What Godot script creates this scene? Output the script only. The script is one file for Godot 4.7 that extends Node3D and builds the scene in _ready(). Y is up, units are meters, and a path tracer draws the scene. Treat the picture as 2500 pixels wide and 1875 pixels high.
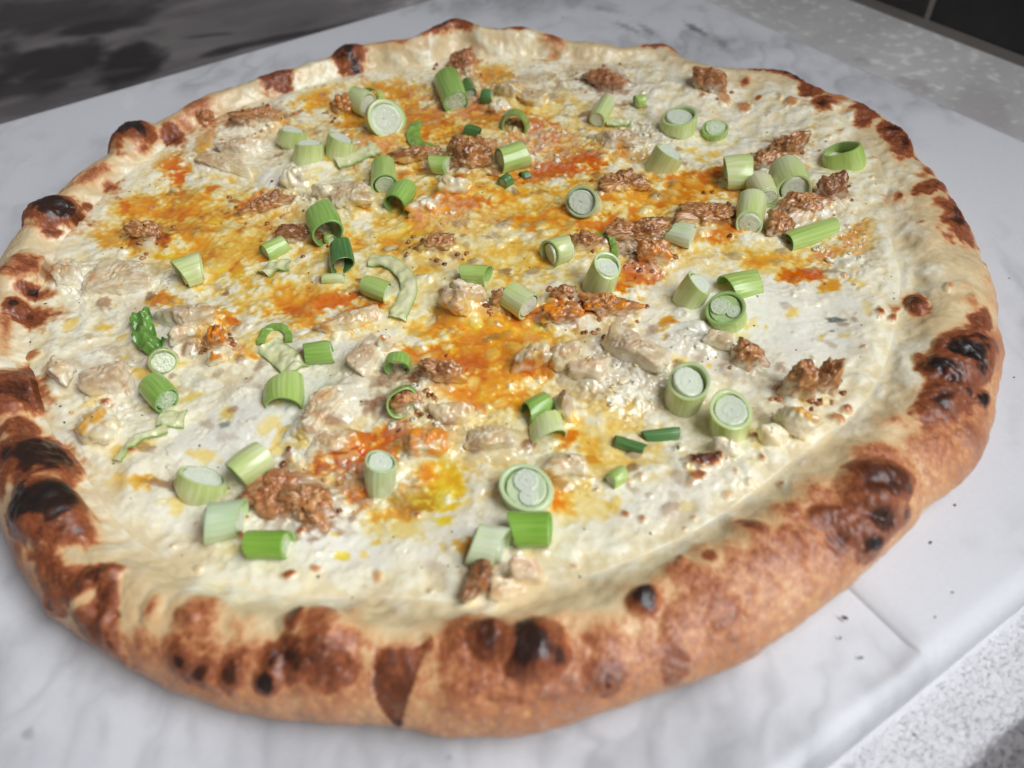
extends Node3D
# A baked white pizza with scallions on a marble board. Plan units are millimetres on the board (x right, z towards the camera), written out in metres.
const N := 860            # cells across the cheese field
const CELL := 0.4         # mm
const HALF := 172.0
const NT := 2400          # crust columns
const NS := 100           # crust rows
const CHEESE := 7.0       # mm above the board
const FOOT := 9.8         # where the crust leaves the cheese

var hgt := PackedFloat32Array()
var toast := PackedFloat32Array()
var grain := PackedFloat32Array()
var rough := PackedFloat32Array()
var col := PackedColorArray()
var na := PackedFloat32Array()
var nb := PackedFloat32Array()
var inside := PackedByteArray()
var pool := PackedFloat32Array()
var oil_amount := PackedFloat32Array()
var oil_red := PackedFloat32Array()
var fade := PackedFloat32Array()     # 0 at the crust's foot, 1 well inside
var rim_deg: Array[float] = []
var rim_val: Array[Vector4] = []
var rt := PackedFloat32Array()    # tables by half degree
var wt := PackedFloat32Array()
var ht := PackedFloat32Array()
var bt := PackedFloat32Array()
var st_ := PackedFloat32Array()
var rim_start: Array[float] = []
var ctoast := PackedFloat32Array()
var cdisp := PackedFloat32Array()
var ca := PackedFloat32Array()
var cb := PackedFloat32Array()
var noise_a: FastNoiseLite
var noise_b: FastNoiseLite
var noise_c: FastNoiseLite
var noise_g: FastNoiseLite
var noise_o: FastNoiseLite
var rng := RandomNumberGenerator.new()
var mats := {}
var meat_at: Array[Vector3] = []


func noise(wave: float, octaves: int, sd: int, type := FastNoiseLite.TYPE_SIMPLEX_SMOOTH) -> FastNoiseLite:
	var n := FastNoiseLite.new()
	n.noise_type = type
	n.frequency = 1.0 / wave
	n.seed = sd
	n.fractal_type = FastNoiseLite.FRACTAL_FBM if octaves > 1 else FastNoiseLite.FRACTAL_NONE
	n.fractal_octaves = octaves
	return n


func s8(r: float, g: float, b: float) -> Color:
	return Color(r / 255.0, g / 255.0, b / 255.0).srgb_to_linear()


class Shape:
	var v := PackedVector3Array()
	var n := PackedVector3Array()
	var c := PackedColorArray()
	var uv := PackedVector2Array()
	var i := PackedInt32Array()

	# a patch of rows x cols points in mm; normals are averaged from the neighbours; it faces away from «from» (towards it when inward)
	func grid(p: PackedVector3Array, k: PackedColorArray, rows: int, cols: int, closed: bool, from: Vector3, inward := false) -> void:
		var at := v.size()
		var nn := PackedVector3Array()
		nn.resize(rows * cols)
		var out := 0.0
		for r in rows:
			var r0 := maxi(r - 1, 0) * cols
			var r1 := mini(r + 1, rows - 1) * cols
			for q in cols:
				var q0 := q - 1
				var q1 := q + 1
				if closed:
					q0 = (q0 + cols) % cols
					q1 = q1 % cols
				else:
					q0 = maxi(q0, 0)
					q1 = mini(q1, cols - 1)
				var m := (p[r1 + q] - p[r0 + q]).cross(p[r * cols + q1] - p[r * cols + q0]).normalized()
				nn[r * cols + q] = m
				out += m.dot(p[r * cols + q] - from)
		var flip := (out < 0.0) != inward
		if flip:
			for q in nn.size():
				nn[q] = -nn[q]
		for q in p.size():
			v.append(p[q] * 0.001)
		n.append_array(nn)
		c.append_array(k)
		for r in rows - 1:
			for q in (cols if closed else cols - 1):
				var a := at + r * cols + q
				var b := at + r * cols + (q + 1) % cols
				var d := a + cols
				var e := b + cols
				if flip:
					i.append_array([a, e, b, a, d, e])
				else:
					i.append_array([a, b, e, a, e, d])

	func mesh() -> ArrayMesh:
		var arr := []
		arr.resize(Mesh.ARRAY_MAX)
		arr[Mesh.ARRAY_VERTEX] = v
		arr[Mesh.ARRAY_NORMAL] = n
		if c.size() == v.size():
			arr[Mesh.ARRAY_COLOR] = c
		if uv.size() == v.size():
			arr[Mesh.ARRAY_TEX_UV] = uv
		arr[Mesh.ARRAY_INDEX] = i
		var m := ArrayMesh.new()
		m.add_surface_from_arrays(Mesh.PRIMITIVE_TRIANGLES, arr)
		return m


func put(called: String, mesh: Mesh, mat: Material, parent: Node = self) -> MeshInstance3D:
	var o := MeshInstance3D.new()
	o.mesh = mesh
	o.material_override = mat
	o.name = called
	parent.add_child(o, true)
	return o


func thing(called: String, at := Vector3.ZERO) -> Node3D:
	var o := Node3D.new()
	o.name = called
	add_child(o, true)
	o.position = at
	return o


func tag(o: Node, label: String, category := "", group := "", kind := "") -> void:
	if label:
		o.set_meta("label", label)
	if category:
		o.set_meta("category", category)
	if group:
		o.set_meta("group", group)
	if kind:
		o.set_meta("kind", kind)


func vmat(called: String, roughness: float, spec := 0.5) -> StandardMaterial3D:
	var m := StandardMaterial3D.new()
	m.resource_name = called
	m.vertex_color_use_as_albedo = true
	m.roughness = roughness
	m.metallic_specular = spec
	mats[called] = m
	return m


# ------------------------------------------------------------------ pizza outline and crust section
func rim(deg: float, radius: float, width: float, height: float, brown: float, start: float) -> void:
	rim_start.append(start)
	rim_deg.append(deg)
	rim_val.append(Vector4(radius, width, height, brown))


func rim_tables() -> void:
	var m := rim_deg.size()
	for k in 721:
		var d := fposmod(k * 0.5, 360.0)
		var j := 0
		while j < m - 1 and rim_deg[j + 1] <= d:
			j += 1
		var nx := (j + 1) % m
		var span := fposmod(rim_deg[nx] - rim_deg[j], 360.0)
		var f := (d - rim_deg[j]) / span
		var a := rim_val[(j + m - 1) % m]
		var b := rim_val[j]
		var c := rim_val[nx]
		var e := rim_val[(j + 2) % m]
		var r := b.lerp(c, f)
		rt.append(cubic_interpolate(b.x, c.x, a.x, e.x, f))
		wt.append(r.y)
		ht.append(r.z)
		bt.append(r.w)
		st_.append(lerpf(rim_start[j], rim_start[nx], f))


func look(t: PackedFloat32Array, deg: float) -> float:
	var f := fposmod(deg, 360.0) * 2.0
	var k := int(f)
	return lerpf(t[k], t[k + 1], f - k)


func section(R: float, w: float, H: float, t: float) -> Vector2:
	var yc := 0.4 * H
	if t < 0.34:
		var a := t / 0.34
		return Vector2(R - w * (1.0 - 0.4 * a), FOOT + (H - FOOT) * a * a * (3.0 - 2.0 * a))
	if t < 0.84:
		var p := (t - 0.34) / 0.5 * PI / 2
		return Vector2(R - 0.6 * w * (1.0 - sin(p)), yc + (H - yc) * cos(p))
	var q := (t - 0.84) / 0.16 * 1.2217
	return Vector2(R - 0.6 * w * (1.0 - cos(q)) * 0.6, yc * (1.0 - sin(q) / 0.9397))


# how far baked: cream, gold, orange brown, dark brown, black
func baked(base: Color, t: float) -> Color:
	var stops := [0.0, 0.2, 0.36, 0.5, 0.64, 0.78, 0.9, 1.01]
	t = clampf(t, 0.0, 1.0)
	var k := 0
	while t >= stops[k + 1]:
		k += 1
	var f: float = (t - stops[k]) / (stops[k + 1] - stops[k])
	var lo: Color = base if k == 0 else BAKE[k]
	return lo.lerp(BAKE[k + 1], f)

var BAKE: Array[Color] = [s8(222, 208, 168), s8(226, 184, 132), s8(201, 135, 88), s8(160, 88, 50), s8(112, 58, 33), s8(66, 36, 24), s8(42, 30, 26), s8(28, 26, 25)]


# ------------------------------------------------------------------ cheese field
func field(x: float, z: float) -> float:
	var i := clampi(int((x + HALF) / CELL), 1, N - 2)
	var j := clampi(int((z + HALF) / CELL), 1, N - 2)
	return hgt[j * N + i]


var cream := s8(246, 229, 184)
var pale := s8(251, 242, 214)
var dough_pale := s8(230, 208, 164)
var dough_deep := s8(212, 184, 138)

# cream in the middle, beige dough towards the crust; e = mm inside the crust's foot
func dough(x: float, z: float, n2: float, n3: float, e: float) -> Color:
	var c := noise_c.get_noise_2d(x, z)
	var ring := smoothstep(5.0, -9.0, e + 13.0 * c + 8.0 * n2 + 3.0 * n3)
	return cream.lerp(pale, clampf(0.5 + 1.6 * n2 + n3, 0.0, 1.0)).lerp(dough_pale.lerp(dough_deep, clampf(0.4 + 0.9 * n2 + 0.6 * n3, 0.0, 1.0)), ring)


func field_base() -> void:
	for a in [hgt, toast, grain, rough, na, nb]:
		a.resize(N * N)
	hgt.resize(N * N)
	toast.resize(N * N)
	grain.resize(N * N)
	rough.resize(N * N)
	na.resize(N * N)
	nb.resize(N * N)
	col.resize(N * N)
	inside.resize(N * N)
	fade.resize(N * N)
	pool.resize(N * N)
	oil_amount.resize(N * N)
	oil_red.resize(N * N)
	for j in N:
		var z := (j + 0.5) * CELL - HALF
		for i in N:
			var x := (i + 0.5) * CELL - HALF
			var r := sqrt(x * x + z * z)
			if r > 152.0:
				continue
			var k := j * N + i
			var deg := rad_to_deg(atan2(z, x))
			var e := look(rt, deg) - look(wt, deg) - r
			if e < -2.2:
				continue
			inside[k] = 1
			fade[k] = smoothstep(-2.0, 13.0, e)
			var a := noise_a.get_noise_2d(x, z)
			var b := noise_b.get_noise_2d(x, z)
			var c := noise_c.get_noise_2d(x, z)
			na[k] = a
			nb[k] = b
			var calm := smoothstep(-1.0, 5.0, e)
			col[k] = dough(x, z, a, b, e)
			hgt[k] = CHEESE + 2.8 * smoothstep(30.0, -1.0, e) + calm * (1.5 * c + 0.8 * a + 0.07 * b) - (0.0 if e > 0.0 else 0.25 * -e)
			grain[k] = calm * 0.05
			rough[k] = 0.2 + 0.12 * smoothstep(12.0, 0.0, e)


# a soft-edged patch: an ellipse on the plan with a ragged border
func patch(x: float, z: float, ra: float, rb: float, ang: float, color: Color, alpha: float, soft: float, lift: float, what: int, wet := 0.3, redness := -1.0, strength := 1.0) -> void:
	var reach := maxf(ra, rb) * 1.45 + 1.0
	var i0 := clampi(int((x - reach + HALF) / CELL), 0, N - 1)
	var i1 := clampi(int((x + reach + HALF) / CELL), 0, N - 1)
	var j0 := clampi(int((z - reach + HALF) / CELL), 0, N - 1)
	var j1 := clampi(int((z + reach + HALF) / CELL), 0, N - 1)
	var ct := cos(deg_to_rad(ang))
	var sn := sin(deg_to_rad(ang))
	var ragged := 0.5 if what == 0 else 0.35
	for j in range(j0, j1 + 1):
		var dz := (j + 0.5) * CELL - HALF - z
		for i in range(i0, i1 + 1):
			var k := j * N + i
			if inside[k] == 0:
				continue
			var dx := (i + 0.5) * CELL - HALF - x
			var u := (dx * ct + dz * sn) / ra
			var w := (-dx * sn + dz * ct) / rb
			var d := sqrt(u * u + w * w) + ragged * na[k] + ragged * 0.75 * nb[k]
			if d >= 1.0:
				continue
			var s := smoothstep(1.0, 1.0 - soft, d) * (fade[k] if what < 2 else 1.0)
			if what == 0:
				var mottled := alpha * s * clampf(1.08 + 0.6 * nb[k] - 0.35 * na[k], 0.0, 1.0)
				if redness >= 0.0:
					var m := alpha * strength * s * clampf(1.0 - 0.3 * na[k] + 0.1 * nb[k], 0.3, 1.0)
					oil_red[k] = lerpf(redness, oil_red[k], oil_amount[k] / (oil_amount[k] + m + 0.001))
					oil_amount[k] = 1.0 - (1.0 - oil_amount[k]) * (1.0 - m)
				else:
					col[k] = col[k].lerp(color, mottled)
					oil_amount[k] *= 1.0 - 0.75 * mottled
				var calm_d := u * u + w * w + 0.3 * na[k]
				hgt[k] += lift * clampf(1.0 - calm_d, 0.0, 1.0) * fade[k]
				rough[k] = lerpf(rough[k], wet, s)
				if wet < 0.2:
					pool[k] = maxf(pool[k], s * alpha)
			elif what == 1:
				grain[k] += alpha * s
			else:
				toast[k] = maxf(toast[k], alpha * s)
				hgt[k] += lift * pow(clampf(1.0 - d * d, 0.0, 1.0), 0.7)
				rough[k] = lerpf(rough[k], 0.33, s)


func tone(x: float, z: float, ra: float, rb: float, ang: float, called: String, alpha: float, soft: float, lift: float) -> void:
	var c: Color = TONE[called]
	var wide := 1.34 if called in ["orange", "deep", "gold"] else 1.2
	patch(x, z, ra * wide, rb * wide, ang, c, alpha, soft, lift, 0, 0.13 if called in ["orange", "deep", "gold", "peach"] else 0.34 if called == "meat" else 0.13, {"peach": 0.48, "gold": 0.05, "orange": 0.7, "deep": 1.0}.get(called, -1.0), 0.42 if called == "peach" else 1.15 if called == "deep" else 0.85)

var OIL: Array[Color] = [s8(252, 214, 22), s8(249, 166, 28), s8(218, 94, 10)]

var TONE := {
	"white": s8(252, 247, 231), "peach": s8(252, 208, 124), "orange": s8(253, 178, 50), "deep": s8(222, 122, 34), "gold": s8(252, 212, 30), "film": s8(244, 236, 210),
	"meat": s8(150, 96, 50), "grey": s8(190, 166, 136), "blue": s8(146, 152, 142), "mold": s8(70, 92, 92),
}


# thin oil that has run into streaks
func oil(x: float, z: float, ra: float, rb: float, ang: float, amount: float) -> void:
	var reach := maxf(ra, rb)
	var i0 := clampi(int((x - reach + HALF) / CELL), 0, N - 1)
	var i1 := clampi(int((x + reach + HALF) / CELL), 0, N - 1)
	var j0 := clampi(int((z - reach + HALF) / CELL), 0, N - 1)
	var j1 := clampi(int((z + reach + HALF) / CELL), 0, N - 1)
	for j in range(j0, j1 + 1):
		var dz := (j + 0.5) * CELL - HALF - z
		for i in range(i0, i1 + 1):
			var k := j * N + i
			if inside[k] == 0:
				continue
			var dx := (i + 0.5) * CELL - HALF - x
			var u := (dx * cos(deg_to_rad(ang)) + dz * sin(deg_to_rad(ang))) / ra
			var w := (-dx * sin(deg_to_rad(ang)) + dz * cos(deg_to_rad(ang))) / rb
			var s := smoothstep(1.0, 0.45, sqrt(u * u + w * w)) * fade[k]
			if s <= 0.0:
				continue
			var v := noise_o.get_noise_2d((dx + x) * 0.75 + 5.0 * na[k], (dz + z) * 1.4 + 5.0 * na[k])
			var m := 0.62 * amount * s * smoothstep(-0.12, 0.5, v)
			oil_red[k] = lerpf(lerpf(0.42, 1.0, smoothstep(0.05, 0.5, v)), oil_red[k], oil_amount[k] / (oil_amount[k] + m + 0.001))
			oil_amount[k] = 1.0 - (1.0 - oil_amount[k]) * (1.0 - m)
			rough[k] = lerpf(rough[k], 0.13, m)


func grainy(x: float, z: float, ra: float, rb: float, ang: float, amount: float) -> void:
	patch(x, z, ra, rb, ang, Color.WHITE, amount * 0.7, 0.8, 0.0, 1)


func bubble(x: float, z: float, ra: float, rb: float, ang: float, dome: float, dark: float, soft: float) -> void:
	patch(x, z, ra, rb, ang, Color.WHITE, dark, soft, dome, 2)


# small spots of oil, sauce and curd that break up the larger pools
func freckles() -> void:
	rng.seed = 404
	for q in 1500:
		var x := rng.randf_range(-125, 125)
		var z := rng.randf_range(-125, 125)
		var k := clampi(int((z + HALF) / CELL), 0, N - 1) * N + clampi(int((x + HALF) / CELL), 0, N - 1)
		if inside[k] == 0:
			continue
		var c := col[k]
		var saucy := oil_amount[k] > 0.35
		var s := rng.randf_range(0.7, 2.4)
		var pick := rng.randf()
		var t := "white"
		if saucy:
			t = "deep" if pick < 0.35 else "orange" if pick < 0.65 else "white" if pick < 0.85 else "gold"
		elif pick < 0.4:
			t = "grey" if pick < 0.15 else "peach"
		tone(x, z, s * rng.randf_range(1.0, 2.2), s, rng.randf_range(0, 180), t, rng.randf_range(0.35, 0.8), 0.7, rng.randf_range(-0.05, 0.15))


# crumbs of curd, meat and chicken under and in the melted cheese: they crowd the middle and thin out to the rim
func embedded_bits() -> void:
	rng.seed = 606
	for q in 800:
		var r := 118.0 * pow(rng.randf(), 0.62)
		var deg := rng.randf_range(0, 360)
		var x := r * cos(deg_to_rad(deg))
		var z := r * sin(deg_to_rad(deg)) - 6.0
		var k := clampi(int((z + HALF) / CELL), 0, N - 1) * N + clampi(int((x + HALF) / CELL), 0, N - 1)
		if inside[k] == 0 or pool[k] > 0.55 and oil_amount[k] < 0.2 and rng.randf() < 0.75:
			continue
		var s := rng.randf_range(0.8, 2.6)
		var pick := rng.randf()
		var t := "white" if pick < 0.42 else "film" if pick < 0.62 else "grey" if pick < 0.8 else "meat"
		var c: Color = TONE[t]
		patch(x, z, s * rng.randf_range(1.0, 1.8), s, rng.randf_range(0, 180), c, rng.randf_range(0.45, 0.9), 0.55, rng.randf_range(0.12, 0.55) * minf(s, 1.4), 0, 0.24)


func small_bubbles() -> void:
	rng.seed = 505
	for q in 120:
		var deg := rng.randf_range(0, 360)
		var r := look(rt, deg) - look(wt, deg) - rng.randf_range(0.0, 22.0)
		var s := rng.randf_range(0.5, 1.5)
		bubble(r * cos(deg_to_rad(deg)), r * sin(deg_to_rad(deg)), s * rng.randf_range(1.0, 1.7), s, rng.randf_range(0, 180), rng.randf_range(0.2, 0.9), rng.randf_range(0.1, 0.5), 0.8)


# a baked mark or blister on the crust: (d degrees, d t) -> unit disc
func mark(deg: float, t: float, a: float, b: float, c: float, d: float, dome: float, dark: float, soft: float) -> void:
	if dark > 0.6:
		dark = 0.6 + (dark - 0.6) * 1.0
	soft = minf(soft + 0.12, 1.0)
	var det := a * d - b * c
	var reach_deg := minf(1.55 * sqrt(d * d + b * b) / absf(det), 30.0)
	var reach_t := minf(1.55 * sqrt(a * a + c * c) / absf(det), 0.6)
	var step := 360.0 / NT
	var j0 := clampi(int((t - reach_t) * (NS - 1)), 0, NS - 1)
	var j1 := clampi(int((t + reach_t) * (NS - 1)) + 1, 0, NS - 1)
	for q in range(int((deg - reach_deg) / step), int((deg + reach_deg) / step) + 1):
		var dd := q * step - deg
		var base := posmod(q, NT) * NS
		for j in range(j0, j1 + 1):
			var dt := j / float(NS - 1) - t
			var u := a * dd + b * dt
			var w := c * dd + d * dt
			var k := base + j
			var bare := sqrt(u * u + w * w)
			var dd2 := bare + 0.12 * ca[k]
			if dd2 < 1.1:
				var g := clampf(1.0 - dd2 * dd2 / 1.21, 0.0, 1.0)
				cdisp[k] += 0.82 * dome * (g * g * (3.0 - 2.0 * g) * 0.5 + 0.5 * g)
			var s := bare + 0.42 * ca[k] + 0.26 * cb[k]
			if dark > 0.6:
				cdisp[k] += 0.16 * cb[k] * smoothstep(1.1, 0.7, s) + 0.3 * ca[k] * smoothstep(1.1, 0.6, s)
				ctoast[k] = maxf(ctoast[k], 0.58 * smoothstep(1.32, 0.75, s))
			if s >= 1.0:
				continue
			ctoast[k] = maxf(ctoast[k], dark * smoothstep(1.0, 1.0 - minf(1.0, soft * 1.25), s)) if dark > 0.2 else lerpf(ctoast[k], dark, smoothstep(1.0, 1.0 - soft, s))


# a facet where the skin has torn: a dark, slightly sunken patch with clean edges (degrees, t)
func tear(outline: PackedVector2Array) -> void:
	var lo := outline[0]
	var hi := outline[0]
	for q in outline:
		lo = lo.min(q)
		hi = hi.max(q)
	for q in range(int(lo.x * NT / 360.0), int(hi.x * NT / 360.0) + 2):
		for j in range(int(lo.y * (NS - 1)), mini(int(hi.y * (NS - 1)) + 2, NS)):
			var k := posmod(q, NT) * NS + j
			var at := Vector2(q * 360.0 / NT + 0.25 * ca[k], j / float(NS - 1) + 0.01 * ca[k])
			if Geometry2D.is_point_in_polygon(at, outline):
				var top := smoothstep(lo.y, lo.y + 0.25, at.y)
				ctoast[k] = lerpf(0.5, 0.66, top) + 0.08 * ca[k] + 0.2 * smoothstep(hi.y - 0.12, hi.y, at.y)
				cdisp[k] -= 0.3


func crust_base() -> void:
	ctoast.resize(NT * NS)
	cdisp.resize(NT * NS)
	ca.resize(NT * NS)
	cb.resize(NT * NS)
	var low := noise(26.0, 2, 91)
	for q in NT:
		var deg := q * 360.0 / NT
		var cs := cos(deg_to_rad(deg))
		var sn := sin(deg_to_rad(deg))
		var R := look(rt, deg)
		var w := look(wt, deg)
		var H := look(ht, deg)
		var br := look(bt, deg)
		for j in NS:
			var t := j / float(NS - 1)
			var p := section(R, w, H, t)
			var x := p.x * cs
			var z := p.x * sn
			var k := q * NS + j
			var a := noise_a.get_noise_3d(x, p.y, z)
			var b := noise_b.get_noise_3d(x, p.y, z)
			var c := low.get_noise_3d(x, p.y, z)
			ca[k] = a
			cb[k] = b
			var lo := smoothstep(0.0, 0.2, t) * smoothstep(1.0, 0.9, t)
			cdisp[k] = lo * (1.1 * c + 0.5 * a) + smoothstep(0.0, 0.06, t) * 0.12 * b + 0.7 * a * smoothstep(0.35, 0.1, t) * smoothstep(0.0, 0.08, t)
			var edge := smoothstep(0.0, 0.3, t - look(st_, deg) + 0.14 * a + 0.2 * c)
			ctoast[k] = br * edge * (0.45 + 0.16 * c + 0.11 * a + 0.06 * b) * (1.0 - 0.25 * smoothstep(0.8, 0.98, t))


func crust_mesh() -> ArrayMesh:
	var p := PackedVector3Array()
	p.resize(NT * NS)
	var nrm := PackedVector3Array()
	nrm.resize(NT * NS)
	for q in NT:
		var deg := q * 360.0 / NT
		var cs := cos(deg_to_rad(deg))
		var sn := sin(deg_to_rad(deg))
		var R := look(rt, deg)
		var w := look(wt, deg)
		var H := look(ht, deg)
		for j in NS:
			var t := j / float(NS - 1)
			var s := section(R, w, H, t)
			var e := section(R, w, H, minf(t + 0.01, 1.0)) - section(R, w, H, maxf(t - 0.01, 0.0))
			e = Vector2(-e.y, e.x).normalized()
			if e.length() < 0.5:
				e = Vector2(0, 1)
			s += e * cdisp[q * NS + j]
			s.y = maxf(s.y, 0.0)
			if j == 0:
				s = Vector2(s.x - 1.2, FOOT - 1.0)
			p[q * NS + j] = Vector3(s.x * cs, s.y, s.x * sn)
	var sh := Shape.new()
	var grit := noise(1.0, 2, 93)
	for q in NT:
		for j in range(4, NS - 2):
			var P0_ := p[q * NS + j]
			var g0 := grit.get_noise_3d(P0_.x, P0_.y, P0_.z)
			p[q * NS + j] = P0_ + Vector3(P0_.x, 0, P0_.z).normalized() * (0.07 * g0 * (j / 100.0)) + Vector3(0, 0.09 * g0, 0)
	var pip := noise(1.5, 1, 94, FastNoiseLite.TYPE_CELLULAR)
	pip.cellular_return_type = FastNoiseLite.RETURN_DISTANCE
	var bytes := PackedByteArray()
	bytes.resize(NT * NS)
	var colors := PackedColorArray()
	colors.resize((NT + 1) * NS)
	var uv := PackedVector2Array()
	uv.resize((NT + 1) * NS)
	var v := PackedVector3Array()
	v.resize((NT + 1) * NS)
	var nn := PackedVector3Array()
	nn.resize((NT + 1) * NS)
	var flour := s8(214, 178, 150)
	for q in NT + 1:
		var b0 := (q % NT) * NS
		var bl := ((q + NT - 1) % NT) * NS
		var bn := ((q + 1) % NT) * NS
		for j in NS:
			var k := b0 + j
			var jm := maxi(j, 1)
			var m := (p[b0 + mini(jm + 1, NS - 1)] - p[b0 + maxi(jm - 1, 1)]).cross(p[bl + jm] - p[bn + jm]).normalized()
			var o := q * NS + j
			var P := p[k]
			v[o] = P * 0.001
			nn[o] = -m if m.dot(Vector3(P.x, 0.0, P.z).normalized() * (j - 30.0) + Vector3(0, 30, 0)) < 0.0 and j > 3 else m
			uv[o] = Vector2(q / float(NT), j / float(NS - 1))
			var g := grit.get_noise_3d(P.x, P.y, P.z)
			var t := ctoast[k]
			var c := baked(dough(P.x, P.z, ca[k], cb[k], look(rt, q * 360.0 / NT) - look(wt, q * 360.0 / NT) - sqrt(P.x * P.x + P.z * P.z)), t + (0.12 * g + 0.08 * cb[k]) * smoothstep(0.05, 0.3, t))
			var tt := j / float(NS - 1)
			var dot := smoothstep(0.72, 0.95, -pip.get_noise_3d(P.x, P.y, P.z)) * smoothstep(0.0, 0.35, cb[k] + 0.1)
			c = c.lerp(s8(236, 196, 156), 0.7 * dot * smoothstep(0.2, 0.36, t) * smoothstep(0.7, 0.5, t))
			c = c.lerp(flour, smoothstep(0.5, 0.92, tt) * clampf(0.4 + 1.5 * g + 0.9 * cb[k] + 0.6 * ca[k], 0.0, 0.8) * smoothstep(0.75, 0.5, t))
			colors[o] = c
			if q < NT:
				bytes[j * NT + q] = int(255.0 * clampf(lerpf(0.36, lerpf(0.54, 0.4, smoothstep(0.55, 0.8, t)), smoothstep(0.1, 0.35, t)) + 0.12 * g, 0.05, 1.0))
	for q in NT:
		for j in NS - 1:
			var a := q * NS + j
			var b := a + NS
			sh.i.append_array([a, b + 1, b, a, a + 1, b + 1])
	sh.v = v
	sh.n = nn
	sh.c = colors
	sh.uv = uv
	var m2 := vmat("baked crust", 1.0)
	m2.roughness_texture = ImageTexture.create_from_image(Image.create_from_data(NT, NS, false, Image.FORMAT_L8, bytes)) if NT <= 2048 else ImageTexture.create_from_image(shrunk(Image.create_from_data(NT, NS, false, Image.FORMAT_L8, bytes)))
	m2.roughness_texture_channel = BaseMaterial3D.TEXTURE_CHANNEL_RED
	m2.texture_repeat = false
	m2.clearcoat_enabled = true
	m2.clearcoat = 0.22
	m2.clearcoat_roughness = 0.28
	return sh.mesh()


func shrunk(im: Image) -> Image:
	im.resize(2048, NS, Image.INTERPOLATE_BILINEAR)
	return im


func cheese_mesh() -> ArrayMesh:
	var fine := noise(1.1, 1, 95)
	var curd := s8(245, 236, 208)
	for k in N * N:
		if inside[k] == 0:
			continue
		var x := (k % N + 0.5) * CELL - HALF
		var z := (k / N + 0.5) * CELL - HALF
		var g := -noise_g.get_noise_2d(x + 2.0 * na[k], z + 2.0 * nb[k])     # high inside the cells
		var f := fine.get_noise_2d(x, z)
		var lump := grain[k] * clampf(g * 1.6 - 0.35, -0.5, 1.0)
		var wet := maxf(0.0, fine.get_noise_2d(x * 0.62 + 40.0, z * 0.62) - 0.18) * (0.5 + 0.5 * na[k])
		hgt[k] -= 0.68 * pool[k] * na[k]
		hgt[k] += lump * 1.15 + 0.02 * f + 0.42 * wet * fade[k] * (1.0 - 0.6 * pool[k])
		var c := col[k]
		var o := oil_amount[k] * fade[k]
		if o > 0.01:
			var q := oil_red[k] * 2.0
			var tint := OIL[0].lerp(OIL[1], q) if q < 1.0 else OIL[1].lerp(OIL[2], q - 1.0)
			c = Color(c.r * pow(tint.r, o), c.g * pow(tint.g, o), c.b * pow(tint.b, o))
		if toast[k] < 0.2:
			c = c.lerp(curd, clampf(lump * 0.9, 0.0, 0.55))
		c = baked(c, toast[k] * (1.0 + 0.1 * f)) if toast[k] > 0.02 else c
		c = c * (1.0 + 0.025 * f + 0.04 * nb[k])
		c.a = 1.0
		col[k] = c
		rough[k] = clampf(rough[k] + 0.06 * f + 0.16 * maxf(0.0, nb[k]), 0.07, 1.0)
	var number := PackedInt32Array()
	number.resize(N * N)
	number.fill(-1)
	var sh := Shape.new()
	var bytes := PackedByteArray()
	bytes.resize(N * N)
	var coat := PackedByteArray()
	coat.resize(N * N)
	for k in N * N:
		bytes[k] = int(rough[k] * 255.0)
		coat[k] = int(255.0 * lerpf(0.22, clampf(0.55 + 0.4 * oil_amount[k], 0.0, 1.0), fade[k]))
	for j in range(1, N - 1):
		for i in range(1, N - 1):
			var k := j * N + i
			if inside[k] == 0:
				continue
			number[k] = sh.v.size()
			sh.v.append(Vector3((i + 0.5) * CELL - HALF, hgt[k], (j + 0.5) * CELL - HALF) * 0.001)
			var l := hgt[k - 1] if inside[k - 1] else hgt[k]
			var r := hgt[k + 1] if inside[k + 1] else hgt[k]
			var u := hgt[k - N] if inside[k - N] else hgt[k]
			var d := hgt[k + N] if inside[k + N] else hgt[k]
			sh.n.append(Vector3(l - r, 2.0 * CELL, u - d).normalized())
			sh.c.append(col[k])
			sh.uv.append(Vector2((i + 0.5) / N, (j + 0.5) / N))
	for j in range(1, N - 2):
		for i in range(1, N - 2):
			var a := number[j * N + i]
			var b := number[j * N + i + 1]
			var c := number[j * N + N + i]
			var d := number[j * N + N + i + 1]
			if a >= 0 and b >= 0 and c >= 0 and d >= 0:
				sh.i.append_array([a, b, d, a, d, c])
	var m := vmat("melted cheese", 1.0)
	m.roughness_texture = ImageTexture.create_from_image(Image.create_from_data(N, N, false, Image.FORMAT_L8, bytes))
	m.roughness_texture_channel = BaseMaterial3D.TEXTURE_CHANNEL_RED
	m.texture_repeat = false
	m.clearcoat_enabled = true
	m.clearcoat = 1.0
	m.clearcoat_texture = ImageTexture.create_from_image(Image.create_from_data(N, N, false, Image.FORMAT_L8, coat))
	m.clearcoat_roughness = 0.13
	m.subsurf_scatter_enabled = true
	m.subsurf_scatter_strength = 0.06
	return sh.mesh()


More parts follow.
